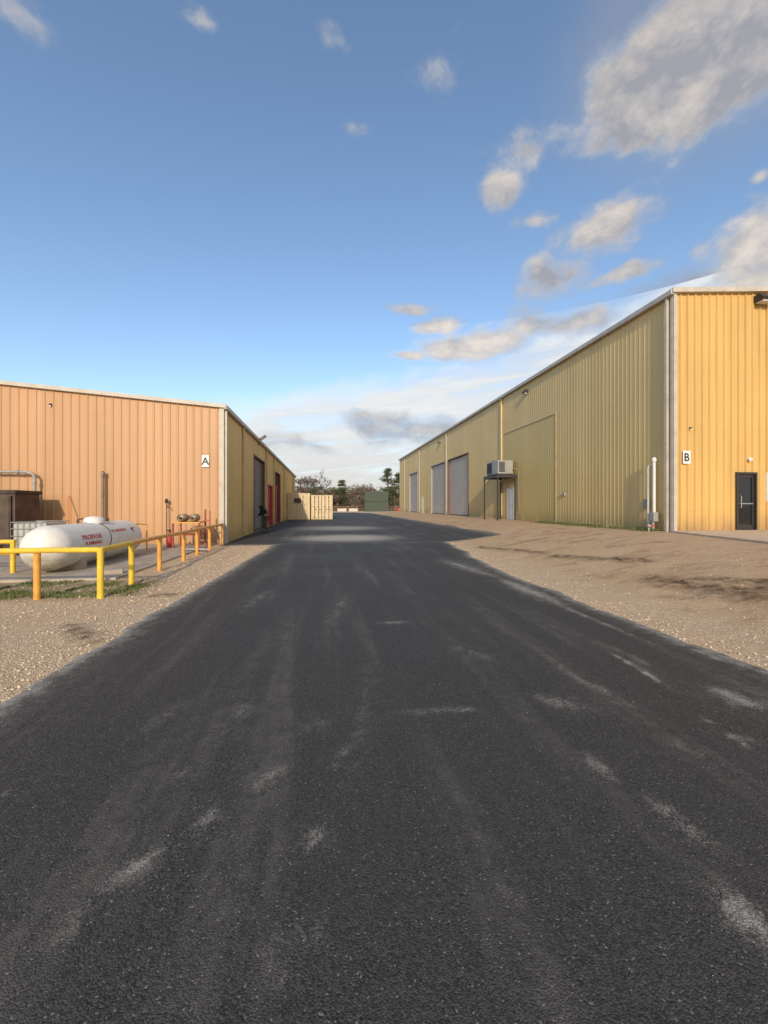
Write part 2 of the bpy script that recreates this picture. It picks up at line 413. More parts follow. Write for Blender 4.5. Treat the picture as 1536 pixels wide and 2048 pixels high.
mb = MB(); mb.box(-14.2, -4.45, 9.35, 17.3, -.1, .05); o = mb.build('tank_pad', M['concrete'], bevel=.01); tag(o, kind='structure')
mb = MB()
poly = [(12.75,12.62),(12.1,12.6),(10.9,8.4),(10.4,6.0),(22,6.0),(22,12.62)]
n = len(poly); mb.add([(x, y, .70) for x, y in poly]+[(x, y, .3) for x, y in poly], [tuple(range(n))]+[(i, (i+1) % n, n+(i+1) % n, n+i) for i in range(n)])
o = mb.build('entrance_slab', M['slab']); tag(o, kind='structure')

def stones(name, pts, smin, smax, mat_, zf):
    base = np.array([(1,0,0),(-1,0,0),(0,1,0),(0,-1,0),(0,0,1),(0,0,-1)], float)
    fc = np.array([(0,2,4),(2,1,4),(1,3,4),(3,0,4),(2,0,5),(1,2,5),(3,1,5),(0,3,5)])
    Vs = []; Fs = []
    for i, (x, y) in enumerate(pts):
        s = smin+(smax-smin)*random.random()**3; a = random.random()*6.28
        q = base*np.array([s*random.uniform(.7,1.3), s*random.uniform(.7,1.2), s*random.uniform(.4,.8)])+rng.normal(0, s*.16, (6,3))
        ca, sa = math.cos(a), math.sin(a); q = q @ np.array([[ca,sa,0],[-sa,ca,0],[0,0,1]])
        Vs.append(q+np.array([x, y, zf(x, y)+s*.3])); Fs.append(fc+6*i)
    return mesh_np(name, np.concatenate(Vs), np.concatenate(Fs), mat_)
pts = []
while len(pts) < 13000:
    if random.random() < .5: x = random.uniform(-7, -2.2); y = 3+13.5*random.random()**1.3
    else: x = random.uniform(4.1, 11.5); y = 2.8+13.5*random.random()**1.3
    e = road_mask(x, y)
    if e < -.05 or (x < -4.4 and y > 9.2) or (x > 10.2 and y > 6): continue
    if random.random() > (.15 if x < 0 else .05)+.85*math.exp(-max(0, e)/(.9 if x < 0 else .45)): continue
    pts.append((x, y))
o = stones('loose_gravel', pts, .005, .018, M['stone'], gz); tag(o, 'loose pale gravel stones scattered along both shoulders of the black driveway', 'gravel', kind='stuff')
pts = []
while len(pts) < 220:
    x = random.uniform(-2.5, 4.2); y = 1.0+9*random.random()
    if road_mask(x, y) < -.1: pts.append((x, y))
o = stones('stray_gravel', pts, .002, .005, M['stone'], lambda x, y: gz(x, y)+LIFT-.001); tag(o, 'tiny stray pebbles lying on the black asphalt of the driveway', 'pebbles', kind='stuff')

def tufts(name, pts, hmin, hmax, mat_):
    Vs = []; Fs = []; k = 0
    for x, y in pts:
        z = gz(x, y)
        for _ in range(7):
            a = random.random()*6.28; h = random.uniform(hmin, hmax); w = .006; lx = math.cos(a); ly = math.sin(a); l = h*random.uniform(.2, .8)
            bx, by = x+random.gauss(0, .03), y+random.gauss(0, .03)
            Vs += [(bx-ly*w, by+lx*w, z-.01), (bx+ly*w, by-lx*w, z-.01), (bx+lx*l*.4+ly*w*.7, by+ly*l*.4-lx*w*.7, z+h*.6), (bx+lx*l*.4-ly*w*.7, by+ly*l*.4+lx*w*.7, z+h*.6), (bx+lx*l, by+ly*l, z+h)]
            Fs += [(k, k+1, k+2, k+3), (k+3, k+2, k+4)]; k += 5
    me = bpy.data.meshes.new(name); me.from_pydata(Vs, [], Fs); me.update(); me.materials.append(mat_)
    o = bpy.data.objects.new(name, me); COL.objects.link(o); ORG[o] = (0,0,0); return o
pts = [(random.uniform(-7.5, -3.5), random.uniform(7.7, 9.3)) for _ in range(1300)]
pts = [q for q in pts if mnoise.noise((q[0]*1.7, q[1]*1.7, 0)) > .02]
tag(tufts('grass', pts, .015, .05, M['grass']), 'short patchy grass in front of the propane tank', 'grass', kind='stuff')
pts = [(12.3-abs(random.gauss(0, .35)), random.uniform(13.2, 21)) for _ in range(1500)]
pts = [q for q in pts if mnoise.noise((q[0]*1.3, q[1]*1.3, 6)) > -.05]
tag(tufts('weeds', pts, .03, .13, M['grass']), 'green weeds growing along the foot of the tall khaki wall', 'weeds', kind='stuff')

def text_mesh(s, size, offset=0.0):
    cu = bpy.data.curves.new('lettering', 'FONT'); cu.body = s; cu.size = size; cu.align_x = 'CENTER'; cu.align_y = 'CENTER'; cu.offset = offset; cu.resolution_u = 3
    ob = bpy.data.objects.new('lettering_tmp', cu); COL.objects.link(ob)
    bpy.context.view_layer.update(); dg = bpy.context.evaluated_depsgraph_get()
    me = bpy.data.meshes.new_from_object(ob.evaluated_get(dg))
    v = [tuple(q.co) for q in me.vertices]; f = [tuple(p.vertices) for p in me.polygons]
    bpy.data.objects.remove(ob); bpy.data.meshes.remove(me); bpy.data.curves.remove(cu)
    return v, f

# ------------------------------------------------------------------ ribbed walls
def ribwall(mb, a, b_, z0, zt, nrm, s0, s1, pitch=.305, d=.022):
    a = Vector(a); b_ = Vector(b_); u = (b_-a).normalized(); nv = Vector(nrm)
    prof = []
    k = math.floor(s0/pitch)
    while k*pitch < s1:
        s = k*pitch
        for ds, off in ((0,0),(pitch-.10,0),(pitch-.072,d),(pitch-.038,d),(pitch-.01,0)):
            if s0 < s+ds < s1: prof.append((s+ds, off))
        k += 1
    prof = [(s0, 0)]+prof+[(s1, 0)]
    vs = []
    for s, off in prof:
        p = a+u*s+nv*off; vs += [(p.x, p.y, z0), (p.x, p.y, zt(s))]
    mb.add(vs, [(2*i, 2*i+2, 2*i+3, 2*i+1) for i in range(len(prof)-1)])
def ribwall_open(mb, a, b_, L, z0, zt, nrm, ops, pitch=.305, d=.022):
    s = 0
    for o0, o1, ztop in sorted(ops):
        ribwall(mb, a, b_, z0, zt, nrm, s, o0, pitch, d)
        ribwall(mb, a, b_, ztop, zt, nrm, o0, o1, pitch, d)
        s = o1
    ribwall(mb, a, b_, z0, zt, nrm, s, L, pitch, d)
def roller_x(parent, X, sgn, y0, y1, z0, z1, rm, jm, label=None, name='roller_door'):
    xi = X-sgn*.14; mb = MB(); vs = []; z = z0
    while z < z1:
        for dz, off in ((0,0),(.05,.018),(.07,.0)):
            if z+dz <= z1: vs += [(xi+sgn*off, y0, z+dz), (xi+sgn*off, y1, z+dz)]
        z += .075
    mb.add(vs, [(2*i, 2*i+1, 2*i+3, 2*i+2) for i in range(len(vs)//2-1)])
    d = mb.build(name, rm, parent)
    if label: d['label'] = label
    mb = MB(); mb.box(min(xi, xi+sgn*.05)+sgn*.01, max(xi, xi+sgn*.05)+sgn*.01, y0+.02, y1-.02, z0+.005, z0+.10); mb.build('bottom_bar', M['darkmetal'], d)
    mb = MB(); a_, b2 = sorted((X-sgn*.2, X+sgn*.045))
    mb.box(a_, b2, y0-.10, y0, z0, z1+.10); mb.box(a_, b2, y1, y1+.10, z0, z1+.10); mb.box(a_, b2, y0, y1, z1, z1+.10)
    mb.build('door_frame', jm, d, bevel=.006)
    return d
def manhole_x(parent, X, sgn, y0, y1, z0, z1, dm, fm, label=None):
    mb = MB(); a_, b2 = sorted((X-sgn*.05, X+sgn*.005)); mb.box(a_, b2, y0, y1, z0, z1); d = mb.build('door', dm, parent, bevel=.005)
    if label: d['label'] = label
    mb = MB(); a_, b2 = sorted((X-sgn*.06, X+sgn*.045)); mb.box(a_, b2, y0-.06, y0, z0, z1+.06); mb.box(a_, b2, y1, y1+.06, z0, z1+.06); mb.box(a_, b2, y0, y1, z1, z1+.06); mb.build('door_frame', fm, d)
    mb = MB(); mb.cyl((X+sgn*.005, y0+.09, z0+1.0), (X+sgn*.07, y0+.09, z0+1.0), .018, n=8); mb.box(*sorted((X+sgn*.05, X+sgn*.075)), y0+.07, y0+.2, z0+.99, z0+1.015); mb.build('handle', M['galv'], d)
    return d
def downspout_x(parent, X, sgn, y, z0, z1, m_, w=.11, kick=True):
    mb = MB(); a_, b2 = sorted((X+sgn*.03, X+sgn*.12)); mb.box(a_, b2, y-w/2, y+w/2, z0+(.25 if kick else -.05), z1)
    if kick:
        p = [(X+sgn*.075, y, z0+.3), (X+sgn*.09, y, z0+.18), (X+sgn*.20, y, z0+.08)]; mb.tube(p, .045, 6)
    for z in np.arange(z0+1, z1, 2.0): mb.box(*sorted((X+sgn*.02, X+sgn*.128)), y-w/2-.012, y+w/2+.012, z, z+.04)
    return mb.build('downspout', m_, parent, bevel=.008)

# ------------------------------------------------------------------ building B (right)
BX, BY0, BY1, BW, PZ, EZ, SL = 12.4, 12.7, 66.0, 24.0, .65, 9.3, .085
B = empty('warehouse', (BX+BW/2, (BY0+BY1)/2, PZ), 'tall yellow ribbed metal warehouse on the right with grey roller doors in its long side', 'warehouse')
def bzt(s): return EZ+SL*(s if s < BW/2 else BW-s)
opsF = [(14.96-BX, 15.85-BX, 2.83), (16.28-BX, 17.6-BX, 2.83)]
mb = MB(); ribwall_open(mb, (BX, BY0), (BX+BW, BY0), BW, PZ-.15, bzt, (0,-1), opsF, .305, .05)
ribwall(mb, (BX, BY0), (BX+BW, BY0), PZ-.15, lambda s: 1.75, (0,-1), opsF[1][0], opsF[1][1], .305, .05)
mb.build('front_wall', M['B_front'], B)
yo = lambda y: y-BY0
opsW = [(yo(25.0), yo(25.9), PZ+2.12), (yo(33.5), yo(39.2), PZ+5.5), (yo(40.3), yo(45.8), PZ+5.5), (yo(49.4), yo(50.3), PZ+2.12), (yo(52.9), yo(58.1), PZ+5.5)]
mb = MB(); ribwall_open(mb, (BX, BY0), (BX, BY1), BY1-BY0, PZ-.15, lambda s: EZ, (-1,0), opsW, .235, .010)
side = mb.build('side_wall', M['B_side'], B); side['label'] = 'long khaki side wall'
mb = MB(); ribwall(mb, (BX, BY1), (BX+BW, BY1), PZ-.15, bzt, (0,1), 0, BW, .37); ribwall(mb, (BX+BW, BY0), (BX+BW, BY1), PZ-.15, lambda s: EZ, (1,0), 0, BY1-BY0)
mb.build('rear_wall', M['B_side'], B)
mb = MB()
mb.add([(BX-.12, BY0-.12, EZ+.02), (BX-.12, BY1+.12, EZ+.02), (BX+BW/2, BY1+.12, EZ+.02+SL*(BW/2+.12)), (BX+BW/2, BY0-.12, EZ+.02+SL*(BW/2+.12)), (BX+BW+.12, BY0-.12, EZ+.02), (BX+BW+.12, BY1+.12, EZ+.02)], [(0,3,2,1), (3,4,5,2)])
mb.build('roof', M['roof'], B)
mb = MB(); t0 = .22
for x0, x1 in ((BX-.16, BX+BW/2), (BX+BW/2, BX+BW+.16)):
    z0_, z1_ = [EZ+SL*(BW/2-abs(q-BX-BW/2)) for q in (x0, x1)]
    mb.add([(x0,BY0-.16,z0_-.10),(x1,BY0-.16,z1_-.10),(x1,BY0-.16,z1_+.07),(x0,BY0-.16,z0_+.07),(x0,BY0,z0_-.10),(x1,BY0,z1_-.10),(x1,BY0,z1_+.07),(x0,BY0,z0_+.07)],
           [(0,1,2,3),(4,7,6,5),(0,4,5,1),(3,2,6,7),(0,3,7,4),(1,5,6,2)])
mb.build('rake_trim', M['trim'], B, bevel=.01)
mb = MB(); mb.box(BX-.19, BX-.035, BY0-.10, BY1+.1, EZ-.16, EZ+.03); gt = mb.build('gutter', M['gutter'], B, bevel=.02)
mb = MB(); mb.box(BX-.045, BX+.08, BY0-.065, BY0-.0, PZ-.12, EZ-.02); mb.box(BX-.05, BX-.0, BY0, BY0+.10, PZ-.12, EZ-.02); mb.build('corner_trim', M['trim'], B, bevel=.01)
downspout_x(B, BX-.02, -1, BY0+.20, PZ, EZ-.15, M['gutter'], .09, kick=False)
for y in (26.75, 39.75, 51.6, 61.5): downspout_x(B, BX, -1, y, PZ, EZ-.15, M['mustardtrim'] if y < 30 else M['trim'])
for i, (y0, y1) in enumerate(((33.5,39.2), (40.3,45.8), (52.9,58.1))):
    roller_x(B, BX, -1, y0, y1, PZ-.02, PZ+5.5, M['roller'], M['jamb'] if i == 0 else M['steelgrey'], ['nearest grey roller door with brown frame','middle grey roller door','farthest grey roller door'][i])
manhole_x(B, BX, -1, 25.0, 25.9, PZ, PZ+2.12, M['white'], M['trim'], 'white steel door under the raised cooling unit')
manhole_x(B, BX, -1, 49.4, 50.3, PZ, PZ+2.12, M['white'], M['trim'], 'far white steel door between roller doors')
mb = MB(); ribwall(mb, (BX-.014, BY0), (BX-.014, BY1), PZ+.02, lambda s: 6.6, (-1,0), yo(20.1), yo(24.85), .235, .010); ribwall(mb, (BX-.014, BY0), (BX-.014, BY1), PZ+2.35, lambda s: 6.6, (-1,0), yo(24.85), yo(26.3), .235, .010)
pt = mb.build('infill_panel', M['B_patch'], B); pt['label'] = 'slightly darker sheets closing an old opening'
mb = MB(); mb.box(BX-.06, BX-.035, 20.0, 26.3, 6.58, 6.66); mb.box(BX-.06, BX-.035, 20.0, 20.08, PZ+.05, 6.58); mb.build('infill_trim', M['mustardtrim'], pt)
mb = MB(); mb.box(BX-.10, BX-.02, 19.2, 19.42, 2.12, 2.28); mb.build('vent', M['steelgrey'], B, bevel=.01)
x0, x1, zt_ = 14.96, 15.85, 2.83; fy = BY0-.05
mb = MB(); mb.box(x0+.07, x1-.07, BY0+.03, BY0+.04, PZ+.1, zt_-.08); dr = mb.build('glass_door', M['glass'], B)
mb = MB()
mb.box(x0, x0+.07, fy-.02, BY0+.08, PZ+.05, zt_); mb.box(x1-.07, x1, fy-.02, BY0+.08, PZ+.05, zt_); mb.box(x0+.07, x1-.07, fy-.02, BY0+.08, zt_-.08, zt_)
mb.box(x0+.07, x0+.15, BY0, BY0+.06, PZ+.06, zt_-.08); mb.box(x1-.15, x1-.07, BY0, BY0+.06, PZ+.06, zt_-.08); mb.box(x0+.15, x1-.15, BY0, BY0+.06, PZ+.06, PZ+.24); mb.box(x0+.15, x1-.15, BY0, BY0+.06, zt_-.2, zt_-.08)
mb.build('door_frame', M['darkmetal'], dr)
mb = MB(); mb.tube([(x0+.2, BY0, PZ+.85), (x0+.2, BY0-.06, PZ+.87), (x0+.2, BY0-.06, PZ+1.3), (x0+.2, BY0, PZ+1.32)], .014, 6); mb.box(x0+.15, x1-.15, BY0-.04, BY0-.01, PZ+1.0, PZ+1.04); mb.build('handle', M['galv'], dr)
x0, x1 = 16.28, 17.6
mb = MB(); mb.box(x0+.05, x1-.05, BY0+.02, BY0+.03, 1.8, zt_-.05); wd = mb.build('window', M['glass'], B)
mb = MB(); mb.box(x0, x0+.06, fy-.02, BY0+.05, 1.75, zt_); mb.box(x1-.06, x1, fy-.02, BY0+.05, 1.75, zt_); mb.box(x0+.06, x1-.06, fy-.02, BY0+.05, zt_-.06, zt_); mb.box(x0+.06, x1-.06, fy-.04, BY0+.05, 1.75, 1.81); mb.build('window_frame', M['white'], wd)
mb = MB(); mb.box(BX+.1, BX+BW-.1, BY0+2.2, BY0+2.25, PZ, EZ-.3); mb.build('inner_partition', M['dark'], B)

def signboard(xc, z0, z1, w, Y, ch, label):
    s = empty('building_sign', (xc, Y, z0), label, 'sign')
    mb = MB(); mb.box(xc-w/2, xc+w/2, Y-.07, Y-.055, z0, z1); bd = mb.build('board', M['white'], s, bevel=.004)
    v, f = text_mesh(ch, (z1-z0)*.86, .010); mb = MB()
    cx = (min(q[0] for q in v)+max(q[0] for q in v))/2; cy = (min(q[1] for q in v)+max(q[1] for q in v))/2
    mb.add([(xc+(q[0]-cx), Y-.073, (z0+z1)/2+(q[1]-cy)) for q in v], f); mb.build('lettering', M['black'], s)
    for a, c_ in ((xc-w/2+.03, z0+.03), (xc+w/2-.03, z0+.03), (xc-w/2+.03, z1-.03), (xc+w/2-.03, z1-.03)):
        mb = MB(); mb.cyl((a, Y-.075, c_), (a, Y-.03, c_), .008, n=6); mb.build('screw', M['galv'], s)
signboard(12.87, 3.10, 3.57, .31, BY0, 'B', 'white board with black letter B on the yellow warehouse front')

def wallpack(loc, nrm, w, label, mdark, h=.22, d=.26):
    x, y, z = loc; e = empty('wall_lamp', loc, label, 'lamp'); n = Vector((nrm[0], nrm[1], 0)); s = Vector((-n.y, n.x, 0)); c = Vector(loc)
    def P(a, b_, q): p = c+s*a+n*b_; return (p.x, p.y, c.z+q)
    mb = MB(); vs = [P(sx*w/2, b_, q) for sx in (-1, 1) for b_, q in ((.02, h/2), (d*.6, h/2), (d, -h*.2), (d*.9, -h/2), (.02, -h/2))]
    mb.add(vs, [(0,1,2,3,4), (9,8,7,6,5)]+[(i, 5+i, 5+(i+1) % 5, (i+1) % 5) for i in range(5)]); mb.build('housing', mdark, e, bevel=.01)
    mb = MB(); vs = [P(sx*w*.42, b_, q) for sx in (-1, 1) for b_, q in ((.06, -h/2-.005), (d*.85, -h/2-.005), (d*.8, -h/2-.05), (.08, -h/2-.05))]
    mb.add(vs, [(0,1,2,3), (7,6,5,4)]+[(i, 4+i, 4+(i+1) % 4, (i+1) % 4) for i in range(4)]); mb.build('lens', M['lens'], e)
wallpack((16.0, BY0-.02, 9.22), (0,-1), .62, 'large dark floodlight under the roof edge of the yellow warehouse front', M['darkmetal'], .25, .4)
wallpack((15.5, BY0-.02, 3.32), (0,-1), .16, 'small white lamp above the glass entrance door', M['white'], .08, .12)
wallpack((13.0, BY0-.02, 4.39), (0,-1), .08, 'tiny dark security camera above the letter B sign', M['darkmetal'], .05, .13)
wallpack((BX-.01, 23.25, 8.66), (-1,0), .34, 'dark wall lamp near the eave above the infilled opening', M['darkmetal'])
wallpack((BX-.01, 42.2, 8.42), (-1,0), .34, 'dark wall lamp near the eave above the middle roller door', M['darkmetal'])

# cooling unit on a steel platform
px0, px1, py0, py1, pz = 10.95, 12.3, 24.35, 26.6, 3.55
st = empty('unit_platform', ((px0+px1)/2, (py0+py1)/2, PZ), 'dark steel platform on tall legs beside the white door of the tall warehouse', 'platform')
mb = MB(); mb.box(px0, px1, py0, py1, pz, pz+.05); mb.build('deck', M['darkmetal'], st)
mb = MB()
for (a, b2, c_, d_) in ((px0, px0+.06, py0, py1), (px1-.06, px1, py0, py1), (px0+.06, px1-.06, py0, py0+.06), (px0+.06, px1-.06, py1-.06, py1)): mb.box(a, b2, c_, d_, pz-.14, pz-.002)
mb.build('frame', M['darkmetal'], st)
for (x, y) in ((px0+.05, py0+.05), (px0+.05, py1-.05), (px1-.12, py0+.05), (px1-.12, py1-.05)):
    mb = MB(); mb.box(x-.04, x+.04, y-.04, y+.04, gz(x, y)-.02, pz-.14); mb.box(x-.09, x+.09, y-.09, y+.09, gz(x, y)+.0, gz(x, y)+.03); mb.build('leg', M['darkmetal'], st)
for y in (py0+.05, py1-.05):
    mb = MB(); mb.cyl((px0+.05, y, pz-.6), (px0+.5, y, pz-.14), .02, n=6); mb.build('brace', M['darkmetal'], st)
ac = empty('cooling_unit', (11.65, 25.5, pz+.05), 'grey boxy cooling unit standing on the raised steel platform', 'air conditioner')
ux0, ux1, uy0, uy1, uz0, uz1 = 11.1, 12.15, 24.6, 26.4, pz+.12, pz+1.0
mb = MB(); mb.box(ux0, ux1, uy0, uy1, uz0, uz1); hs = mb.build('housing', M['steelgrey'], ac, bevel=.02)
mb = MB(); mb.box(ux0+.05, ux1-.05, uy0+.05, uy1-.05, pz+.05, uz0-.002); mb.build('base_rail', M['darkmetal'], ac)
mb = MB(); mb.box(ux0-.012, ux0-.003, uy0+.9, uy1-.08, uz0+.08, uz1-.08)
for k in range(18): mb.box(ux0-.03, ux0-.0125, uy0+.9, uy1-.08, uz0+.1+k*.038, uz0+.112+k*.038)
mb.build('grille', M['coil'], ac)
mb = MB(); mb.box(ux0+.08, ux0+.48, uy0-.012, uy0-.003, uz0+.1, uz1-.1); mb.build('access_panel', M['coil'], ac)
mb = MB(); mb.box(ux0+.56, ux1-.08, uy0-.012, uy0-.003, uz0+.1, uz1-.3); mb.build('access_panel', M['steelgrey'], ac)
mb = MB(); mb.lathe((11.6, 25.95, uz1), (0,0,1), [(0,.36),(.08,.34),(.10,.30)], 20); mb.build('fan_guard', M['coil'], ac, smooth=True)
mb = MB(); mb.tube([(12.1, 24.9, uz0+.3), (12.1, 24.2, uz0+.3), (12.28, 24.1, uz0+.2), (12.32, 24.1, 1.4)], .022, 6); mb.build('conduit', M['galv'], ac)

# pipe risers at the corner of B
e = empty('riser_pipes', (12.15, 13.5, PZ), 'white plastic riser pipes with grey valves at the corner of the tall warehouse', 'pipes')
mb = MB(); mb.tube([(12.2, 13.35, 1.05), (12.2, 13.35, 3.25)], .055, 12); mb.lathe((12.2, 13.35, 3.25), (0,0,1), [(0,.08),(.10,.08),(.14,.05),(.16,.02)], 12); mb.build('vertical_pipe', M['pvc'], e, smooth=True)
mb = MB(); mb.tube([(12.2, 13.62, .9), (12.2, 13.62, 3.0), (12.2, 13.60, 3.1), (12.3, 13.58, 3.15)], .038, 10); mb.build('vertical_pipe', M['pvc'], e, smooth=True)
mb = MB(); mb.box(12.1, 12.30, 13.25, 13.47, 1.0, 1.35); mb.build('meter_box', M['steelgrey'], e, bevel=.015)
mb = MB(); mb.box(12.26, 12.36, 13.72, 13.95, 1.5, 1.85); mb.build('utility_box', M['steelgrey'], e, bevel=.01)
mb = MB(); mb.tube([(12.2, 13.4, .6), (12.2, 13.4, 1.0)], .06, 10); mb.build('lower_pipe', M['galv'], e, smooth=True)
mb = MB(); mb.tube([(12.18, 13.62, .6), (12.18, 13.62, .88), (12.05, 13.5, .92), (11.95, 13.32, .88), (11.95, 13.32, .55)], .045, 8); mb.lathe((11.95, 13.32, .78), (0,0,1), [(0,.07),(.05,.09),(.1,.07)], 10); mb.build('valve', M['galv'], e, smooth=True)
mb = MB(); mb.lathe((12.08, 13.3, .85), (-1,-1,0), [(0,.015),(.08,.015),(.081,.06),(.10,.06)], 10); mb.build('hand_wheel', M['red'], e)

# ------------------------------------------------------------------ building A (left)
AX, AY0, AY1, AW, AEZ, ASL = -4.18, 17.4, 58.0, 36.0, 5.73, .075
A = empty('warehouse', (AX-AW/2, (AY0+AY1)/2, 0), 'lower warehouse on the left with tan orange ribbed front and mustard side', 'warehouse')
def azt(s): return AEZ+ASL*(s if s < AW/2 else AW-s)
mb = MB(); ribwall(mb, (AX, AY0), (AX-AW, AY0), -.1, azt, (0,-1), 0, AW, .305, .026); mb.build('front_wall', M['A_front'], A)
ya = lambda y: y-AY0
opsE = [(ya(24.7), ya(28.7), 4.55), (ya(30.3), ya(33.0), 3.1), (ya(34.6), ya(38.6), 4.45)]
mb = MB(); ribwall_open(mb, (AX, AY0), (AX, AY1), AY1-AY0, -.1, lambda s: AEZ, (1,0), opsE); w = mb.build('side_wall', M['A_side'], A); w['label'] = 'mustard side wall with doors'
mb = MB(); ribwall(mb, (AX, AY1), (AX-AW, AY1), -.1, azt, (0,1), 0, AW, .32); ribwall(mb, (AX-AW, AY0), (AX-AW, AY1), -.1, lambda s: AEZ, (-1,0), 0, AY1-AY0); mb.build('rear_wall', M['A_side'], A)
mb = MB(); zr = AEZ+.02+ASL*AW/2
mb.add([(AX+.12, AY0-.12, AEZ+.02), (AX+.12, AY1+.12, AEZ+.02), (AX-AW/2, AY1+.12, zr), (AX-AW/2, AY0-.12, zr), (AX-AW-.12, AY0-.12, AEZ+.02), (AX-AW-.12, AY1+.12, AEZ+.02)], [(0,1,2,3), (3,2,5,4)])
mb.build('roof', M['roof'], A)
mb = MB()
for x0, x1 in ((AX+.14, AX-AW/2), (AX-AW/2, AX-AW-.14)):
    z0_, z1_ = [AEZ+ASL*(AW/2-abs(q-AX+AW/2)) for q in (x0, x1)]
    mb.add([(x0,AY0-.14,z0_-.10),(x1,AY0-.14,z1_-.10),(x1,AY0-.14,z1_+.06),(x0,AY0-.14,z0_+.06),(x0,AY0,z0_-.10),(x1,AY0,z1_-.10),(x1,AY0,z1_+.06),(x0,AY0,z0_+.06)],
           [(0,3,2,1),(4,5,6,7),(0,1,5,4),(3,7,6,2),(0,4,7,3),(1,2,6,5)])
mb.build('rake_trim', M['trim'], A, bevel=.01)
mb = MB(); mb.box(AX+.035, AX+.18, AY0-.1, AY1+.1, AEZ-.15, AEZ+.03); mb.build('gutter', M['gutter'], A, bevel=.02)
mb = MB(); mb.box(AX-.14, AX+.045, AY0-.055, AY0, -.05, AEZ-.02); mb.box(AX, AX+.05, AY0, AY0+.15, -.05, AEZ-.02); mb.build('corner_trim', M['trim'], A, bevel=.01)
downspout_x(A, AX+.02, 1, AY0+.12, 0.02, AEZ-.14, M['trim'], .13, kick=False)
for y in (21.3, 29.5, 33.8, 42.0, 53.0): downspout_x(A, AX, 1, y, 0.03, AEZ-.14, M['mustardtrim'])
roller_x(A, AX, 1, 24.7, 28.7, .03, 4.55, M['darkroller'], M['jamb'], 'dark grey roller door in the mustard side')
d = roller_x(A, AX, 1, 30.3, 33.0, .03, 3.1, M['red'], M['red'], 'red roller door with red frame')
d = roller_x(A, AX, 1, 34.6, 38.6, .03, 4.45, M['dark'], M['red'], 'open doorway with red frame, its unlit inside painted near-black')  # near-black sheet fills the opening, standing in for the shade inside
mb = MB(); mb.box(AX+.05, AX+.15, 34.5, 34.9, .05, 3.3); mb.build('red_panel', M['red'], A)
signboard(-4.86, 3.18, 3.67, .28, AY0, 'A', 'white board with black letter A on the tan orange warehouse front')
e = empty('floodlight', (AX+.1, 26.0, AEZ-.1), 'dark floodlight on a short arm at the eave of the left warehouse', 'lamp')
mb = MB(); mb.tube([(AX+.05, 26.0, AEZ-.35), (AX+.12, 26.0, AEZ-.05), (AX+.25, 25.9, AEZ+.05)], .03, 8); mb.build('arm', M['darkmetal'], e)
mb = MB(); mb.obox((AX+.35, 25.9, AEZ+.12), (.42,.36,.10), Matrix.Rotation(R(-35), 3, 'Y')); h_ = mb.build('housing', M['darkmetal'], e, bevel=.015)
mb = MB(); mb.obox((AX+.385, 25.9, AEZ+.068), (.34,.28,.012), Matrix.Rotation(R(-35), 3, 'Y')); mb.build('lens', M['lens'], h_)
wallpack((-10.6, AY0-.01, 5.55), (0,-1), .08, 'tiny dark fixture high on the tan orange warehouse front', M['darkmetal'], .07, .09)

e = empty('vent_pipe', (-8.65, 17.18, .05), 'brown capped vent pipe standing against the tan orange wall', 'pipe')
mb = MB(); mb.cyl((-8.65,17.18,.05), (-8.65,17.18,2.85), .052, n=14); mb.build('shaft', M['brownpipe'], e, smooth=True)
mb = MB(); mb.lathe((-8.65,17.18,2.80), (0,0,1), [(0,.075),(.1,.075),(.15,.045),(.16,.02)], 14); mb.build('cap', M['brownpipe'], e, smooth=True)
for z in (.9, 2.1):
    mb = MB(); mb.lathe((-8.65,17.18,z), (0,0,1), [(0,.065),(.05,.065)], 14); mb.build('clamp', M['brownpipe'], e)
e = empty('overhead_pipe', (-11.0, 17.1, .05), 'grey pipe bent down at its end beside the brown steel bin', 'pipe')
mb = MB(); mb.tube([(-15, 17.1, 2.88), (-11.25, 17.1, 2.88), (-11.08, 17.1, 2.83), (-11.0, 17.1, 2.70), (-11.0, 17.1, .05)], .05, 10); mb.build('pipe_run', M['steelgrey'], e, smooth=True)
mb = MB(); mb.lathe((-11.0,17.1,2.45), (0,0,1), [(0,.07),(.08,.07)], 12); mb.build('coupling', M['steelgrey'], e)
mb = MB(); mb.lathe((-11.6,17.1,2.88), (1,0,0), [(0,.07),(.08,.07)], 12); mb.build('coupling', M['steelgrey'], e)
e = empty('standpipe', (-6.3, 17.2, .05), 'thin rusty standpipe with round valve against the tan orange wall', 'pipe')
mb = MB(); mb.cyl((-6.3,17.2,.05), (-6.3,17.2,1.75), .02, n=8); mb.build('shaft', M['rust2'], e)
mb = MB(); mb.ball((-6.3,17.18,1.78), .07, .06, .10); mb.build('valve', M['rusty'], e, smooth=True)
mb = MB(); mb.tube([(-6.3,17.2,1.6), (-6.22,17.1,1.58), (-6.2,17.08,1.5)], .02, 6); mb.build('spout', M['rusty'], e, smooth=True)

e = empty('steel_bin', (-12, 16.0, .05), 'rusty dark brown steel bin against the tan orange wall at the left edge', 'bin')
mb = MB(); mb.box(-13.6, -10.5, 15.4, 16.6, .25, 2.0); mb.build('body', M['rust2'], e, bevel=.01)
for x in np.arange(-13.5, -10.4, .72):
    mb = MB(); mb.box(x-.035, x+.035, 15.33, 15.398, .25, 1.93); mb.build('rib', M['rusty'], e)
mb = MB(); mb.box(-13.65, -10.45, 15.34, 16.66, 2.002, 2.13); mb.build('rim', M['rusty'], e, bevel=.01)
for x in (-13.3, -10.8):
    mb = MB(); mb.box(x-.1, x+.1, 15.45, 16.55, .05, .248); mb.build('skid', M['rusty'], e)

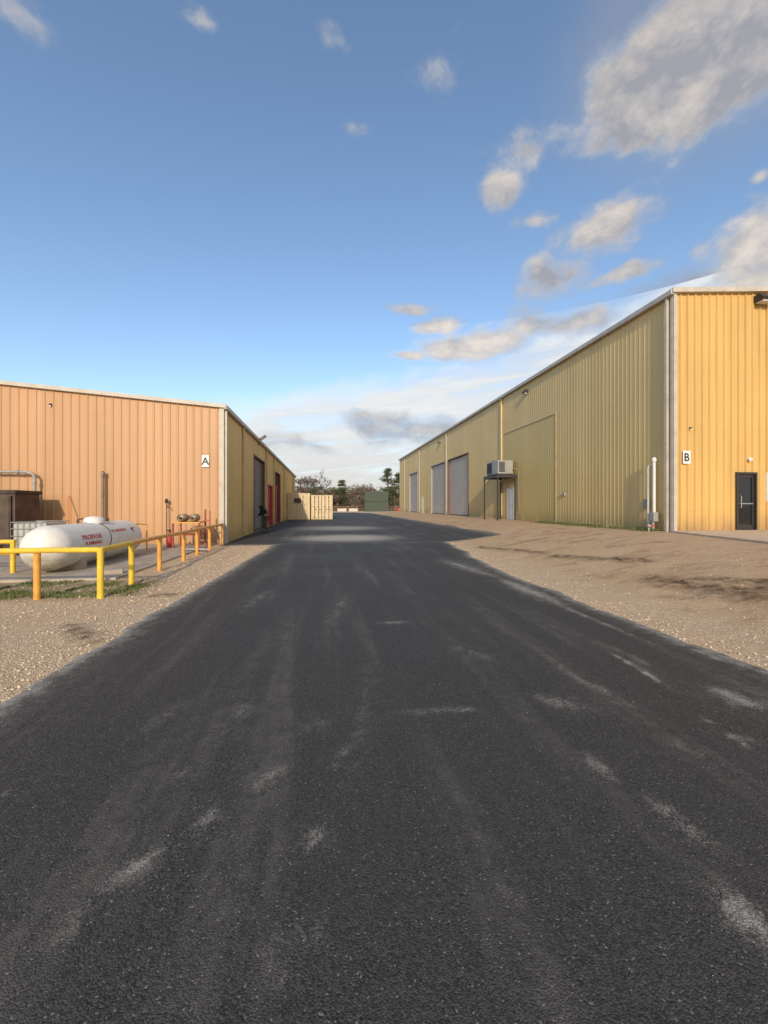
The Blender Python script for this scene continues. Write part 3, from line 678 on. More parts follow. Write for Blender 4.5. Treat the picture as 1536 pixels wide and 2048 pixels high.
e = empty('liquid_tote', (-9.1, 14.4, .05), 'white plastic liquid tote in a grey wire cage behind the tank', 'tote')
mb = MB(); mb.box(-9.56, -8.64, 13.95, 14.95, .2, 1.04); mb.lathe((-9.1,14.45,1.04), (0,0,1), [(0,.12),(.05,.12),(.052,.09)], 14); mb.build('bladder', M['tote'], e, bevel=.06)
mb = MB()
for x in np.linspace(-9.6, -8.6, 7):
    mb.cyl((x, 13.91, .18), (x, 13.91, 1.08), .010, n=6); mb.cyl((x, 14.99, .18), (x, 14.99, 1.08), .010, n=6)
for y in np.linspace(13.91, 14.99, 7): mb.cyl((-9.6, y, .18), (-9.6, y, 1.08), .010, n=6); mb.cyl((-8.6, y, .18), (-8.6, y, 1.08), .010, n=6)
for z in (.2,.42,.65,.88,1.08):
    for a, b_ in (((-9.6,13.9),(-8.6,13.9)), ((-9.6,15.0),(-8.6,15.0)), ((-9.6,13.9),(-9.6,15.0)), ((-8.6,13.9),(-8.6,15.0))): mb.cyl((*a, z), (*b_, z), .012, n=6)
mb.build('cage', M['steelgrey'], e)
mb = MB()
for x in (-9.55, -9.1, -8.65): mb.box(x-.06, x+.06, 13.9, 15.0, .05, .145)
mb.box(-9.62, -8.58, 13.9, 15.0, .14, .18); mb.build('pallet', M['galv'], e)

e = empty('push_broom', (-8.9, 16.6, .05), 'broom with thin orange handle leaning against the tan orange wall', 'broom')
mb = MB(); mb.cyl((-9.35,16.3,.12), (-9.95,17.3,2.0), .016, n=8); mb.build('handle', M['orangeplastic'], e)
mb = MB(); mb.box(-9.55,-9.15,16.25,16.33,.05,.18); mb.build('brush_head', M['rust2'], e, bevel=.01)

# propane tank
TX, TZ, TR, T0, T1 = -6.28, .62, .52, 9.72, 14.15
T = empty('propane_tank', (TX, (T0+T1)/2, .05), 'long white propane tank on its side behind the yellow pipe fence', 'tank')
prof = [(TR-TR*math.cos(a), max(.001, TR*math.sin(a))) for a in np.linspace(0, math.pi/2, 14)]
L = T1-T0; prof = prof+[(L-q, r) for q, r in reversed(prof)]
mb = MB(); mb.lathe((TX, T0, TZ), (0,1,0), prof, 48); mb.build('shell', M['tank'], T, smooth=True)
for y in (10.8, 13.2):
    vs = []; mb = MB(); n = 9
    for k in range(n):
        a = R(215+110*k/(n-1)); vs.append((TX+(TR+.004)*math.cos(a), TZ+(TR+.004)*math.sin(a)))
    vs = vs+[(TX+.42, .05), (TX-.42, .05)]
    mb.add([(x, y-.12, z) for x, z in vs]+[(x, y+.12, z) for x, z in vs], [tuple(range(len(vs))), tuple(range(len(vs), 2*len(vs)))[::-1]]+[(i, len(vs)+i, len(vs)+(i+1) % len(vs), (i+1) % len(vs)) for i in range(len(vs))])
    mb.build('saddle', M['concrete'], T)
mb = MB(); mb.lathe((TX, 12.05, TZ+TR-.03), (0,0,1), [(0,.24),(.10,.24),(.16,.20),(.19,.10),(.195,.01)], 24); mb.build('valve_cover', M['tank'], T, smooth=True)
mb = MB(); mb.lathe((TX, 12.7, TZ+TR-.02), (0,0,1), [(0,.05),(.12,.05),(.13,.03)], 12); mb.build('relief_valve', M['rust2'], T)
mb = MB(); mb.tube([(TX, 11.3, TZ+TR-.01), (TX, 11.3, TZ+TR+.10), (TX+.12, 11.3, TZ+TR+.12)], .02, 8); mb.build('fitting', M['rust2'], T)
mb = MB()
pts = [(TX+(TR+.006)*math.cos(a), 11.85+.10*math.sin(a*2), TZ+(TR+.006)*math.sin(a)) for a in np.linspace(R(-80), R(170), 24)]
mb.tube(pts, .010, 6)
cb = mb.build('hose', M['black'], T); cb['label'] = 'dark hose laid over the tank'
def tank_text(s, size, y, z, off=.004, cmp=1.0):
    v, f = text_mesh(s, size, off); ph0 = math.asin((z-TZ)/TR); rr = TR+.003; mb = MB()
    mb.add([(TX+rr*math.cos(ph0+q[1]/TR), y+q[0]*cmp, TZ+rr*math.sin(ph0+q[1]/TR)) for q in v], f)
    o = mb.build('lettering', M['lettering'], T); o['label'] = 'red lettering '+s
tank_text('PROPANE', .165, 11.05, .81, .006, 1.15); tank_text('FLAMMABLE', .12, 11.05, .66, .004, 1.1); tank_text('NO SMOKING', .12, 12.45, .89, .004, 1.1)
mb = MB(); y, z = 13.27, .90
ph = math.asin((z-TZ)/TR)
def tp(dy, dl, k=.004): a = ph+dl/TR; return (TX+(TR+k)*math.cos(a), y+dy, TZ+(TR+k)*math.sin(a))
s_ = .15
mb.add([tp(0,s_), tp(-s_,0), tp(0,0), tp(s_,0)], [(0,1,2),(0,2,3)]); hd = mb.build('hazard_diamond', M['lettering'], T)
mb = MB(); mb.add([tp(-s_,0,.005), tp(0,-s_,.005), tp(0,0,.005)], [(0,1,2)]); mb.build('blue_quarter', M['blue'], hd)
mb = MB(); mb.add([tp(s_,0,.005), tp(0,-s_,.005), tp(0,0,.005)], [(0,1,2)]); mb.build('white_quarter', M['white'], hd)
mb = MB(); mb.tube([(TX+.1,14.05,.95), (TX+.15,14.3,1.0), (TX+.3,14.6,.95), (TX+.3,14.6,.05)], .025, 8); mb.build('feed_pipe', M['orange'], T)

# pipe fence
FZ = .83
e = empty('pipe_fence', (-4.05, 12, 0), 'yellow and orange pipe fence around the propane tank', 'fence')
posts = [(-4.88,7.65,'orange'),(-3.86,7.6,'yellow'),(-3.92,8.86,'yellow'),(-4.05,10.6,'orange'),(-4.05,12.3,'orange'),(-4.1,13.7,'orange'),(-4.12,15.2,'orange'),(-4.14,17.1,'orange'),(-6.3,7.72,'yellow'),(-7.8,7.78,'yellow')]
for x, y, c_ in posts:
    mb = MB(); mb.cyl((x,y,-.05), (x,y,FZ-.05 if (x,y) != (-3.86,7.6) else FZ+.03), .052, n=14)
    o = mb.build('post', M[c_], e, smooth=True); o['label'] = c_+' painted post'
mb = MB(); mb.tube([(-8.5,7.8,FZ-.02), (-6.3,7.72,FZ-.01), (-4.88,7.65,FZ), (-3.86,7.6,FZ)], .048, 12); o = mb.build('rail', M['yellow'], e, smooth=True)
mb = MB(); mb.tube([(-3.86,7.6,FZ), (-3.92,8.86,FZ)], .048, 12); mb.build('rail', M['yellow'], e, smooth=True)
mb = MB(); mb.tube([(-3.92,8.86,FZ), (-4.05,10.6,FZ-.01), (-4.05,12.3,FZ-.01), (-4.1,13.7,FZ), (-4.12,15.2,FZ), (-4.14,17.15,FZ)], .048, 12); mb.build('rail', M['orange'], e, smooth=True)
e = empty('pipe_fence', (-7.6, 10.35, 0), 'short yellow pipe fence left of the tank end at the frame edge', 'fence')
for x in (-7.1, -8.6):
    mb = MB(); mb.cyl((x,10.35,-.05), (x,10.35,FZ-.1), .05, n=14); mb.build('post', M['yellow'], e, smooth=True)
for zz, r_ in ((FZ-.06, .048), (FZ-.32, .04)):
    mb = MB(); mb.tube([(-7.05,10.35,zz), (-9.4,10.35,zz)], r_, 12); mb.build('rail', M['yellow'], e, smooth=True)

# cylinder rack
e = empty('cylinder_rack', (-5.0, 15.9, .05), 'dull red and orange steel rack beside the corner of the tan orange wall', 'rack')
for x in (-5.5, -4.6):
    for y in (15.6, 16.4):
        mb = MB(); mb.box(x-.03, x+.03, y-.03, y+.03, .05, .95 if x < -5 or y < 16 else 1.45); mb.build('upright', M['dullred'], e)
mb = MB(); mb.box(-5.53,-4.57,15.55,16.45,.952,.99); mb.build('shelf', M['orange'], e)
mb = MB(); mb.box(-5.46,-4.64,15.55,16.45,.50,.53); mb.build('shelf', M['dullred'], e)
mb = MB(); mb.box(-4.35,-4.31,16.0,16.04,.05,1.4); mb.box(-4.57,-4.349,16.0,16.04,1.0,1.04); mb.build('side_bar', M['dullred'], e)
def keg():
    r = empty('gas_cylinder', (0,0,0), 'x', 'gas cylinder')
    mb = MB(); mb.lathe((0,-.3,0), (0,1,0), [(0,.09),(.02,.13),(.06,.145),(.2,.145),(.21,.152),(.24,.152),(.25,.145),(.5,.145),(.56,.12),(.6,.06)], 18); mb.build('body', M['keg'], r, smooth=True)
    mb = MB(); mb.lathe((0,-.36,0), (0,1,0), [(0,.11),(.07,.11),(.075,.1)], 16, cap=False); mb.build('collar', M['keg'], r)
    mb = MB(); mb.cyl((0,-.38,0), (0,-.29,0), .05, n=8); mb.build('valve', M['rusty'], r)
    return r
k0 = keg()
for i, (loc, lab) in enumerate((((-5.25,15.95,1.14), 'left steel gas cylinder lying on top of the red rack'), ((-4.85,15.95,1.14), 'right steel gas cylinder lying on top of the red rack'), ((-4.80,15.95,.68), 'steel gas cylinder lying on the lower shelf of the red rack'))):
    o = k0 if i == 0 else copy_tree(k0); o.location = loc; o['label'] = lab; o['group'] = 'gas cylinders on the red rack'
e = empty('fire_extinguisher', (-5.72, 15.9, .05), 'red fire extinguisher standing left of the cylinder rack', 'fire extinguisher')
mb = MB(); mb.lathe((-5.72,15.9,.05), (0,0,1), [(0,.09),(.02,.10),(.45,.10),(.52,.07),(.56,.03),(.6,.03)], 16); mb.build('body', M['red'], e, smooth=True)
mb = MB(); mb.box(-5.76,-5.68,15.78,15.95,.65,.70); mb.build('handle', M['black'], e)
mb = MB(); mb.tube([(-5.72,15.82,.66), (-5.60,15.8,.6), (-5.6,15.8,.3)], .012, 6); mb.build('hose', M['black'], e)
mb = MB(); mb.obox((-4.75, 9.9, .10), (.36,.2,.10), Matrix.Rotation(R(20), 3, 'Z')); tag(mb.build('concrete_block', M['concrete'], bevel=.01), 'small pale concrete block on the pad inside the fence', 'block')
mb = MB()
vs = []; nseg = 12
for i in range(nseg+1):
    for j in range(5):
        x = -4.9+i*.07; y = 14.5+j*.10+.1*math.sin(i); vs.append((x, y, .055+.05*abs(mnoise.noise((x*6, y*6, 0)))+.012))
mb.add(vs, [(i*5+j, (i+1)*5+j, (i+1)*5+j+1, i*5+j+1) for i in range(nseg) for j in range(4)])
tag(mb.build('plastic_sheet', M['white'], smooth=True), 'crumpled white plastic sheet lying on the pad near the orange posts', 'plastic sheet')

# ------------------------------------------------------------------ shipping containers
def container(x0, x1, y0, y1, z0, h, m_, name, label, cat='shipping container', group=None, doors=None):
    e = empty(name, ((x0+x1)/2, (y0+y1)/2, z0), label, cat, group)
    p = .09; z1 = z0+h
    mb = MB()
    def corr(a, b_, nrm, zz0, zz1):
        a = Vector(a); b_ = Vector(b_); L = (b_-a).length; u = (b_-a)/L; nv = Vector(nrm); pr = []
        s = 0
        while s < L-.27:
            for ds, off in ((0,0),(.07,0),(.11,-.055),(.20,-.055),(.24,0)): pr.append((s+ds, off))
            s += .27
        pr.append((L, 0)); vs = []
        for s, off in pr: q = a+u*s+nv*off; vs += [(q.x,q.y,zz0), (q.x,q.y,zz1)]
        mb.add(vs, [(2*i,2*i+2,2*i+3,2*i+1) for i in range(len(pr)-1)])
    corr((x0+.02,y0+p), (x0+.02,y1-p), (-1,0), z0+p, z1-p); corr((x1-.02,y0+p), (x1-.02,y1-p), (1,0), z0+p, z1-p)
    corr((x0+p,y1-.02), (x1-p,y1-.02), (0,1), z0+p, z1-p)
    if doors != 'front': corr((x0+p,y0+.02), (x1-p,y0+.02), (0,-1), z0+p, z1-p)
    mb.add([(x0+.03,y0+.03,z1-.03),(x1-.03,y0+.03,z1-.03),(x1-.03,y1-.03,z1-.03),(x0+.03,y1-.03,z1-.03)], [(0,1,2,3)])
    body = mb.build('side_panels', m_, e)
    mb = MB()
    for x in (x0, x1-p):
        for y in (y0, y1-p): mb.box(x, x+p, y, y+p, z0, z1)
    for z in (z0, z1-p):
        mb.box(x0+p, x1-p, y0, y0+p*.8, z+.004, z+p-.004); mb.box(x0+p, x1-p, y1-p*.8, y1, z+.004, z+p-.004)
        mb.box(x0, x0+p*.8, y0+p, y1-p, z+.004, z+p-.004); mb.box(x1-p*.8, x1, y0+p, y1-p, z+.004, z+p-.004)
    mb.build('frame', m_, e, bevel=.008)
    if doors == 'front':
        xm = (x0+x1)/2
        for a, b_ in ((x0+p+.01, xm-.03), (xm+.03, x1-p-.01)):
            mb = MB(); mb.box(a, b_, y0+.05, y0+.08, z0+p+.01, z1-p-.01)
            for k in range(4):
                zz = z0+p+.12+k*(h-.35)/4; mb.box(a+.06, b_-.06, y0+.015, y0+.052, zz, zz+(h-.5)/4*.72)
            d_ = mb.build('door', m_, e, bevel=.004)
            for q in (.3, .7):
                mb = MB(); xx = a+(b_-a)*q; mb.cyl((xx, y0-.03, z0+.12), (xx, y0-.03, z1-.12), .032, n=8)
                for zz in (z0+.25, z0+h*.5, z1-.25): mb.box(xx-.06, xx+.06, y0-.02, y0+.014, zz-.04, zz+.04)
                mb.box(xx-.02, xx+.26, y0-.075, y0-.05, z0+1.1, z0+1.14); mb.build('lock_rod', M['rust2'], d_)
    return e
c1 = container(-4.10, -1.66, 45.2, 51.3, .035, 2.95, M['cream'], 'shipping_container', 'cream shipping container with a small window cooler, beside the left warehouse')
mb = MB(); mb.box(-3.35, -2.65, 44.95, 45.20, 1.95, 2.4); a_ = mb.build('window_cooler', M['rust2'], c1, bevel=.02)
mb = MB()
for k in range(6): mb.box(-3.30, -2.70, 44.935, 44.951, 2.0+k*.06, 2.03+k*.06)
mb.build('grille', M['coil'], a_)
mb = MB(); mb.tube([(-2.65,45.12,2.2), (-2.35,45.15,2.0), (-2.25,45.15,1.6), (-2.45,45.15,1.5), (-2.4,45.15,2.7)], .02, 6); mb.build('cable', M['black'], c1)
container(-1.58, .86, 45.9, 52.0, .035, 2.75, M['cream'], 'shipping_container', 'cream shipping container with closed double doors and lock rods', doors='front')
gx0 = 10.4
container(gx0, gx0+6.06, 104, 106.44, 0.0, 2.6, M['green'], 'shipping_container', 'dark green shipping container, bottom of the far stack', group='stacked green containers')
container(gx0, gx0+6.06, 104, 106.44, 2.70, 2.6, M['green'], 'shipping_container', 'dark green shipping container, top of the far stack', group='stacked green containers')

def ranch(x0, x1, y, label):
    e = empty('rail_fence', ((x0+x1)/2, y, 0), label, 'fence')
    for x in np.arange(x0, x1+.1, 2.6):
        mb = MB(); mb.box(x-.07, x+.07, y-.07, y+.07, -.05, 1.45); mb.build('post', M['wood'], e)
    for z in (.5, .9, 1.3):
        mb = MB(); mb.box(x0, x1, y-.11, y-.075, z-.07, z+.07); mb.build('rail', M['wood'], e)
ranch(-4, 9.5, 112, 'brown rail fence left of the stacked green containers'); ranch(17.6, 33, 112, 'brown rail fence right of the stacked green containers')
mb = MB()
for k in range(5): mb.box(17.8, 19.0, 98, 99, k*.16, k*.16+.03); mb.box(17.8, 19.0, 98, 98.1, k*.16+.03, k*.16+.16); mb.box(17.8, 19.0, 98.9, 99, k*.16+.03, k*.16+.16)
tag(mb.build('pallet_stack', M['red']), 'low red stack of pallets right of the green containers', 'pallets')
for i, (x, y) in enumerate(((4.5,108),(7.6,108))):
    mb = MB(); mb.add([(x-1.2,y-.3,0),(x+1.2,y-.3,0),(x+1.2,y+.3,0),(x-1.2,y+.3,0),(x-1.2,y-.1,.8),(x+1.2,y-.1,.8),(x+1.2,y+.1,.8),(x-1.2,y+.1,.8)], [(0,3,2,1),(4,5,6,7),(0,1,5,4),(1,2,6,5),(2,3,7,6),(3,0,4,7)])
    tag(mb.build('concrete_barrier', M['trim'], bevel=.03), ['pale concrete barrier farther from the green containers', 'pale concrete barrier closer to the green containers'][i], 'barrier', 'barriers at the end of the yard')

# ------------------------------------------------------------------ trees
def leaves(centers, n, size, vert=1.0):
    Vs = []; Fs = []; k = 0
    for (cx, cy, cz, rx, ry, rz) in centers:
        d = rng.normal(size=(n,3)); d /= np.linalg.norm(d, axis=1)[:,None]; rr = rng.random(n)**.45
        P = d*rr[:,None]*np.array([rx,ry,rz])+np.array([cx,cy,cz])
        a = rng.normal(size=(n,3)); a /= np.linalg.norm(a, axis=1)[:,None]; b2 = rng.normal(size=(n,3)); b2 /= np.linalg.norm(b2, axis=1)[:,None]
        s = size*rng.uniform(.6, 1.4, (n,1))
        tri = np.stack([P+a*s, P-a*s*.5+b2*s*.6, P-a*s*.5-b2*s*.6], 1).reshape(-1,3)
        Vs.append(tri); Fs.append(np.arange(n*3).reshape(-1,3)+k); k += n*3
    return np.concatenate(Vs), np.concatenate(Fs)
def addmesh(name, V, F_, mat_, parent):
    V = V-np.array(ORG[parent]); o = mesh_np(name, V, F_, mat_); o.parent = parent; return o
def bare_tree(x, y, h, label, spread=.55, seed=1):
    rd = random.Random(seed); e = empty('bare_tree', (x,y,0), label, 'tree')
    mt = MB(); mc = MB()
    def grow(p, d, L, r, lev):
        q = p+d*L; (mt if lev < 2 else mc).cyl(p, q, r, r*.68, n=5 if lev < 2 else 3)
        if lev >= 6: return
        for _ in range(3 if lev < 5 else 4):
            nd = (d+Vector((rd.uniform(-1,1), rd.uniform(-1,1), rd.uniform(-.35,.7)))*spread*1.25).normalized()
            grow(p.lerp(q, rd.uniform(.65,1)), nd, L*rd.uniform(.6,.82), max(.026, r*.58), lev+1)
    grow(Vector((x,y,-.1)), Vector((rd.uniform(-.08,.08),0,1)), h*.27, h*.020, 0)
    mt.build('trunk', M['bark'], e); mc.build('crown', M['bark'], e)
def pine(x, y, h, label, seed=1, w=1.0):
    rd = random.Random(seed); e = empty('pine_tree', (x,y,0), label, 'tree')
    mb = MB(); mb.tube([(x,y,-.1),(x+.1,y,h*.5),(x-.05,y,h*.97)], [h*.02,h*.014,h*.004], 7)
    cs = []
    for k in range(34):
        z = h*rd.uniform(.35, 1.0); f = (1-(z/h-.35)/.65); a = rd.random()*6.28; rr = (.3+f*h*.22*rd.uniform(.4,1.1))*w
        cx, cy = x+math.cos(a)*rr, y+math.sin(a)*rr; mb.cyl((x,y,z-.3), (cx,cy,z), .05, .02, n=4)
        cs.append((cx,cy,z, h*.085*rd.uniform(.8,1.4)*w, h*.08*w, h*.042*rd.uniform(.7,1.4)))
    mb.build('trunk', M['bark'], e); V, F_ = leaves(cs, 140, .18); addmesh('crown', V, F_, M['pine'], e)
def bush(x, y, h, w, label, m_, name='leafy_tree', seed=1):
    rd = random.Random(seed); e = empty(name, (x,y,0), label, 'tree')
    mb = MB(); cs = []; mb.tube([(x,y,-.1),(x,y,h*.6)], [h*.03,h*.012], 6)
    for k in range(20):
        a = rd.random()*6.28; rr = w*.5*rd.random()**.6; z = h*rd.uniform(.2,.92); cx, cy = x+math.cos(a)*rr, y+math.sin(a)*rr
        mb.cyl((x,y,h*.2), (cx,cy,z), .06, .02, n=4); cs.append((cx,cy,z, w*.2*rd.uniform(.6,1.2), w*.2, h*.13*rd.uniform(.6,1.3)))
    mb.build('trunk', M['bark'], e); V, F_ = leaves(cs, 120, .2); addmesh('crown', V, F_, m_, e)
def PX(px, Y):
    d = ray(px, HOR); return d[0]/d[1]*Y
bare_tree(PX(612,118), 118, 14.5, 'tall bare tree just right of the left warehouse roof', seed=3)
bare_tree(PX(640,126), 126, 15.0, 'bare tree second from the left warehouse', seed=5)
bare_tree(PX(737,132), 132, 12.5, 'smaller bare tree behind the green containers', seed=8)
bare_tree(PX(722,128), 128, 11.0, 'low bare tree left of the green containers', seed=11)
bare_tree(PX(700,134), 134, 11.0, 'low bare tree in the middle of the tree line', seed=14)
pine(PX(775,124), 124, 13.0, 'tall pine tree right of the green containers', seed=2)
pine(PX(797,122), 122, 11.8, 'second tall pine next to the right warehouse end', seed=6)
pine(PX(683,128), 128, 9.5, 'short pine in the middle of the tree line', seed=9, w=1.1)
bush(PX(668,122), 122, 7.5, 7, 'rounded green tree left of the short pine', M['leaf'], seed=1)
bush(PX(655,118), 118, 6.8, 6, 'low brown tree left of the rounded green tree', M['scrub'], seed=2)
bush(PX(712,120), 120, 6.5, 7, 'brown shrubby tree left of the green containers', M['scrub'], seed=3)
bush(PX(790,118), 118, 7.5, 6, 'green shrubby tree below the two tall pines', M['leaf'], seed=4)
bush(PX(630,116), 116, 7.4, 7, 'greenish tree beneath the tall bare tree', M['leaf'], seed=5)
bush(PX(606,114), 114, 7.4, 6, 'dense tree beside the end of the left warehouse', M['scrub'], seed=6)
cs = []
for k in range(260):
    x = -70+k*.7+random.uniform(-1,1); y = random.uniform(126,150); h = random.uniform(4.5,9.0); cs.append((x,y,h*.48, 2.4,2.0,h*.52))
V, F_ = leaves(cs, 260, .34); tag(mesh_np('tree_line', V, F_, M['scrub']), 'far brown scrub and woodland along the end of the yard', 'woodland', kind='stuff')
cs = []
for k in range(80):
    x = -70+k*2.2+random.uniform(-1.5,1.5); y = random.uniform(128,150); h = random.uniform(6,10); cs.append((x,y,h*.7, 2.0,1.6,h*.26))
V, F_ = leaves(cs, 220, .28); tag(mesh_np('tree_line', V, F_, M['leaf']), 'far green treetops rising behind the brown scrub', 'woodland', kind='stuff')

# ------------------------------------------------------------------ person
def skinned(name, verts, edges, radii, mat_, parent, lev=2):
    me = bpy.data.meshes.new(name); o0 = ORG[parent]
    me.from_pydata([(v[0]-o0[0], v[1]-o0[1], v[2]-o0[2]) for v in verts], edges, []); me.update(); me.materials.append(mat_)
    o = bpy.data.objects.new(name, me); COL.objects.link(o); o.parent = parent; ORG[o] = o0
    s = o.modifiers.new('skin', 'SKIN'); s.use_smooth_shade = True
    if not me.skin_vertices:
        bpy.context.view_layer.objects.active = o; bpy.ops.mesh.customdata_skin_add()
    for i, sv in enumerate(me.skin_vertices[0].data): sv.radius = (radii[i], radii[i]); sv.use_root = (i == 0)
    u = o.modifiers.new('sub', 'SUBSURF'); u.levels = lev; u.render_levels = lev
    return o
PXW, PYW = -3.40, 24.2
Pn = empty('person', (PXW, PYW, .03), 'person in black hooded top and olive trousers stooping beside the left warehouse roller door', 'person')
def W_(f, s, z): return (PXW-f*.9+s*.35, PYW-s*.94-f*.15, z*1.04+.03)
try:
    vs = []; rd_ = []; ed = []
    def J(f, s, z, r, par=None):
        vs.append(W_(f,s,z)); rd_.append(r); i = len(vs)-1
        if par is not None: ed.append((par, i))
        return i
    pel = J(0,0,.93,.13); sp1 = J(.10,0,1.10,.125,pel); ch = J(.22,0,1.27,.14,sp1); nk = J(.32,0,1.40,.058,ch); hd1 = J(.38,0,1.46,.075,nk); hd2 = J(.43,0,1.55,.085,hd1)
    for s in (-1, 1):
        hp = J(.0,.10*s,.86,.095,pel); kn = J(.07,.12*s,.49,.062,hp); an = J(-.02,.13*s,.10,.042,kn); J(.15,.14*s,.045,.04,an)
        sh = J(.23,.19*s,1.31,.06,ch); el = J(.30,.25*s,1.04,.045,sh); wr = J(.50,.20*s,.92,.03,el); pm = J(.57,.19*s,.89,.034,wr)
        for q in range(4):
            f1 = J(.63,.19*s+(q-1.5)*.022,.87,.010,pm); J(.655+.004*q,.19*s+(q-1.5)*.022,.835,.008,f1)
        J(.58,.19*s-.05*s,.86,.010,pm)
    skinned('body', vs, ed, rd_, M['skin'], Pn)
    vs = []; rd_ = []; ed = []
    pel = J(0,0,.90,.16); sp1 = J(.10,0,1.10,.165,pel); ch = J(.22,0,1.28,.175,sp1); nk = J(.33,0,1.42,.10,ch); hh = J(.39,0,1.54,.125,nk)
    for s in (-1, 1):
        sh = J(.23,.20*s,1.31,.085,ch); el = J(.30,.26*s,1.04,.068,sh); J(.47,.21*s,.935,.05,el)
    skinned('hooded_top', vs, ed, rd_, M['hoodie'], Pn)
    vs = []; rd_ = []; ed = []
    pel = J(0,0,.92,.145)
    for s in (-1, 1):
        hp = J(.0,.10*s,.84,.115,pel); kn = J(.07,.12*s,.49,.088,hp); J(-.01,.13*s,.13,.07,kn)
    skinned('trousers', vs, ed, rd_, M['trousers'], Pn)
    for s in (-1, 1):
        vs = []; rd_ = []; ed = []
        a_ = J(-.02,.13*s,.17,.055); b_ = J(-.02,.13*s,.055,.055,a_); c_ = J(.17,.14*s,.045,.045,b_)
        skinned('boot', vs, ed, rd_, M['boot'], Pn)
except Exception as ex:
    print('PERSON ERROR', ex)

# ------------------------------------------------------------------ light and sky
SUN_EL = 22; SUN_AZ = 9.0
sd = bpy.data.lights.new('sun', 'SUN'); sd.energy = 3.1; sd.angle = R(1.2); sd.color = (1.0,.85,.66)
so = bpy.data.objects.new('sun', sd); COL.objects.link(so); so.location = (0,-20,30); so.rotation_euler = (R(90-SUN_EL), 0, R(-SUN_AZ))
w = bpy.data.worlds.new('World'); scene.world = w; w.use_nodes = True
t = NT(w.node_tree)
for n in list(t.n): t.n.remove(n)
sky = t.new('ShaderNodeTexSky', sky_type='NISHITA'); sky.sun_disc = False; sky.sun_elevation = R(SUN_EL); sky.sun_rotation = R(180+SUN_AZ)
sky.altitude = 0; sky.air_density = 1.0; sky.dust_density = .9; sky.ozone_density = 1.6
cv = t.mix(1.0, sky.outputs[0], (1.42,1.46,1.48), 'MULTIPLY')
bg1 = t.new('ShaderNodeBackground'); t.l.new(cv, bg1.inputs[0]); bg1.inputs[1].default_value = .15
tc = t.new('ShaderNodeTexCoord'); D3 = tc.outputs['Generated']; x = t.xyz(D3)
az = t.math('ARCTAN2', x[0], x[1]); el = t.math('ARCSINE', x[2])
P = t.comb(az, el, 0.0)
def azel(px, py):
    d = Vector(ray(px, py)).normalized(); return math.atan2(d.x, d.y), math.asin(d.z)
blobs = [ # bearing given through the photo position, extent, weight, brightness
 (1440,100,430,270,2.0,.08),(1340,215,260,130,1.6,.2),(1060,290,190,100,.95,.40),(990,385,85,85,.95,.40),(1220,445,160,85,1.15,.65),(1115,555,110,65,.9,.15),
 (1510,500,170,120,1.3,.8),(1240,548,120,26,1.1,.65),(950,690,150,52,1.3,.85),(880,650,75,28,1.15,.9),(840,612,65,22,1.05,.7),
 (1120,645,180,48,1.2,.45),(820,712,75,14,1.0,.8),(820,848,190,42,1.35,.1),(640,890,140,26,.9,.3),(50,50,160,95,.85,.4),(410,35,100,60,.8,.4),(670,80,80,50,.55,.35),
 (700,250,75,32,.6,.4),(870,150,110,100,.62,.2),(1060,440,75,36,.85,.35),(1530,365,50,28,1.0,.7)]
tot = None; br = None
nz0 = t.noise(D3, 5.0, 2, .5, col=True)
warp = t.vmath('MULTIPLY', t.vmath('SUBTRACT', nz0, (.5,.5,.5)), (.12,.08,0)); Pw = t.vmath('ADD', P, warp)
for (px, py, rx, ry, wgt, bri) in blobs:
    a0, e0 = azel(px, py); a1, _ = azel(px+rx, py); _, e1 = azel(px, py-ry)
    v = t.vmath('MULTIPLY', t.vmath('SUBTRACT', Pw, (a0,e0,0)), (1/abs(a1-a0), 1/abs(e1-e0), 0))
    L_ = t.vmath('LENGTH', v); mk = t.mr(L_, 0, 1.2, wgt, 0)
    mb_ = t.math('MULTIPLY', mk, bri)
    tot = mk if tot is None else t.math('MAXIMUM', tot, mk)
    br = mb_ if br is None else t.math('ADD', br, mb_)
nA = t.noise(t.scalev(D3, (1,1,1.5)), 8.5, 10, .62, .15)
nB = t.noise(t.scalev(t.vmath('ADD', D3, (-.012,.0,.024)), (1,1,1.5)), 8.5, 5, .62, .15)
dens = t.math('ADD', t.math('MULTIPLY', tot, 1.35), t.math('MULTIPLY', t.math('SUBTRACT', nA, .5), 2.7))
dens = t.mr(dens, .40, 1.25, 0, 1, True)
dens = t.math('MULTIPLY', dens, t.mr(tot, .0, .25))
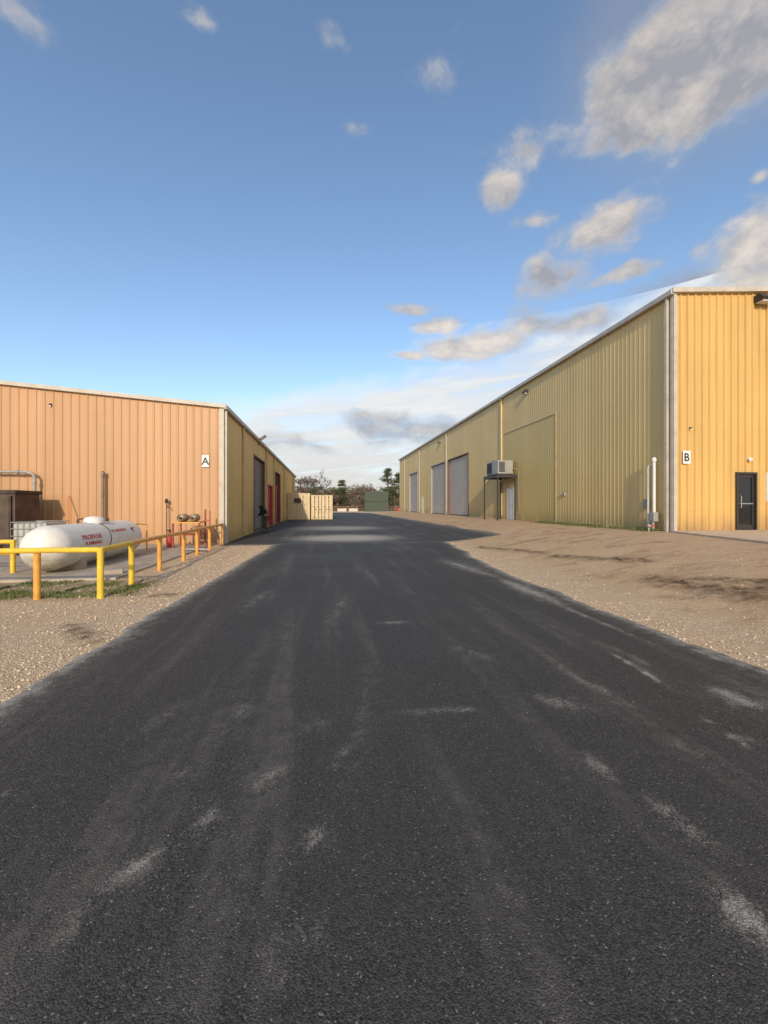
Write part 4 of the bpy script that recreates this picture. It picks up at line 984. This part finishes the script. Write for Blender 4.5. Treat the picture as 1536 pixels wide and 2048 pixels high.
# thin grey veil high on the right
a0, e0 = azel(1450, 40); a1, _ = azel(2150, 40); _, e1 = azel(1450, -460)
vl = t.vmath('LENGTH', t.vmath('MULTIPLY', t.vmath('SUBTRACT', Pw, (a0,e0,0)), (1/abs(a1-a0), 1/abs(e1-e0), 0)))
veil = t.math('MULTIPLY', t.mr(vl, .2, 1.1, .8, 0, True), t.mr(nA, .25, .60, .45, 1.0))
# low streaky bank near the horizon
st_ = t.noise(t.comb(t.math('MULTIPLY', az, 2.2), t.math('MULTIPLY', t.math('SUBTRACT', el, t.math('MULTIPLY', az, .10)), 17), 0.0), 1.6, 6, .62, .5)
low = t.mr(t.math('ADD', t.math('SUBTRACT', el, t.math('MULTIPLY', az, .20)), t.math('MULTIPLY', t.math('SUBTRACT', nA, .5), .12)), .31, .22, 0, 1, True)
bank = t.math('MULTIPLY', low, t.mr(st_, .28, .54, .60, .98, True))
haze = t.mr(el, .22, .02, 0, .92, True); bank = t.math('MAXIMUM', bank, haze)
shade = t.math('ADD', t.math('MULTIPLY', t.math('SUBTRACT', nA, nB), 2.2), t.math('MULTIPLY', br, .6), clamp=True)
shade = t.mr(shade, .0, .9, 0, 1)
dk = t.mix(t.mr(el, .15, .45), (.46,.50,.57), (.38,.375,.40))
ccol = t.mix(shade, dk, (.88,.78,.66))
bcol = t.mix(t.mr(el, .02, .20), (.74,.70,.66), (.86,.88,.88))
bcol = t.mix(t.mr(st_, .40, .60, .35, 0), bcol, (.58,.61,.65))
both = t.mix(dens, bcol, ccol)
both = t.mix(t.math('MULTIPLY', t.math('GREATER_THAN', el, .42), t.math('SUBTRACT', 1.0, dens)), both, (.37,.37,.40))
fac = t.math('MAXIMUM', t.math('MAXIMUM', t.math('MULTIPLY', dens, .9), bank), veil)
bg2 = t.new('ShaderNodeBackground'); t.l.new(both, bg2.inputs[0]); bg2.inputs[1].default_value = 1.0
mx = t.new('ShaderNodeMixShader'); t.l.new(fac, mx.inputs[0]); t.l.new(bg1.outputs[0], mx.inputs[1]); t.l.new(bg2.outputs[0], mx.inputs[2])
out = t.new('ShaderNodeOutputWorld'); t.l.new(mx.outputs[0], out.inputs[0])
w.cycles.sampling_method = 'MANUAL'; w.cycles.sample_map_resolution = 512
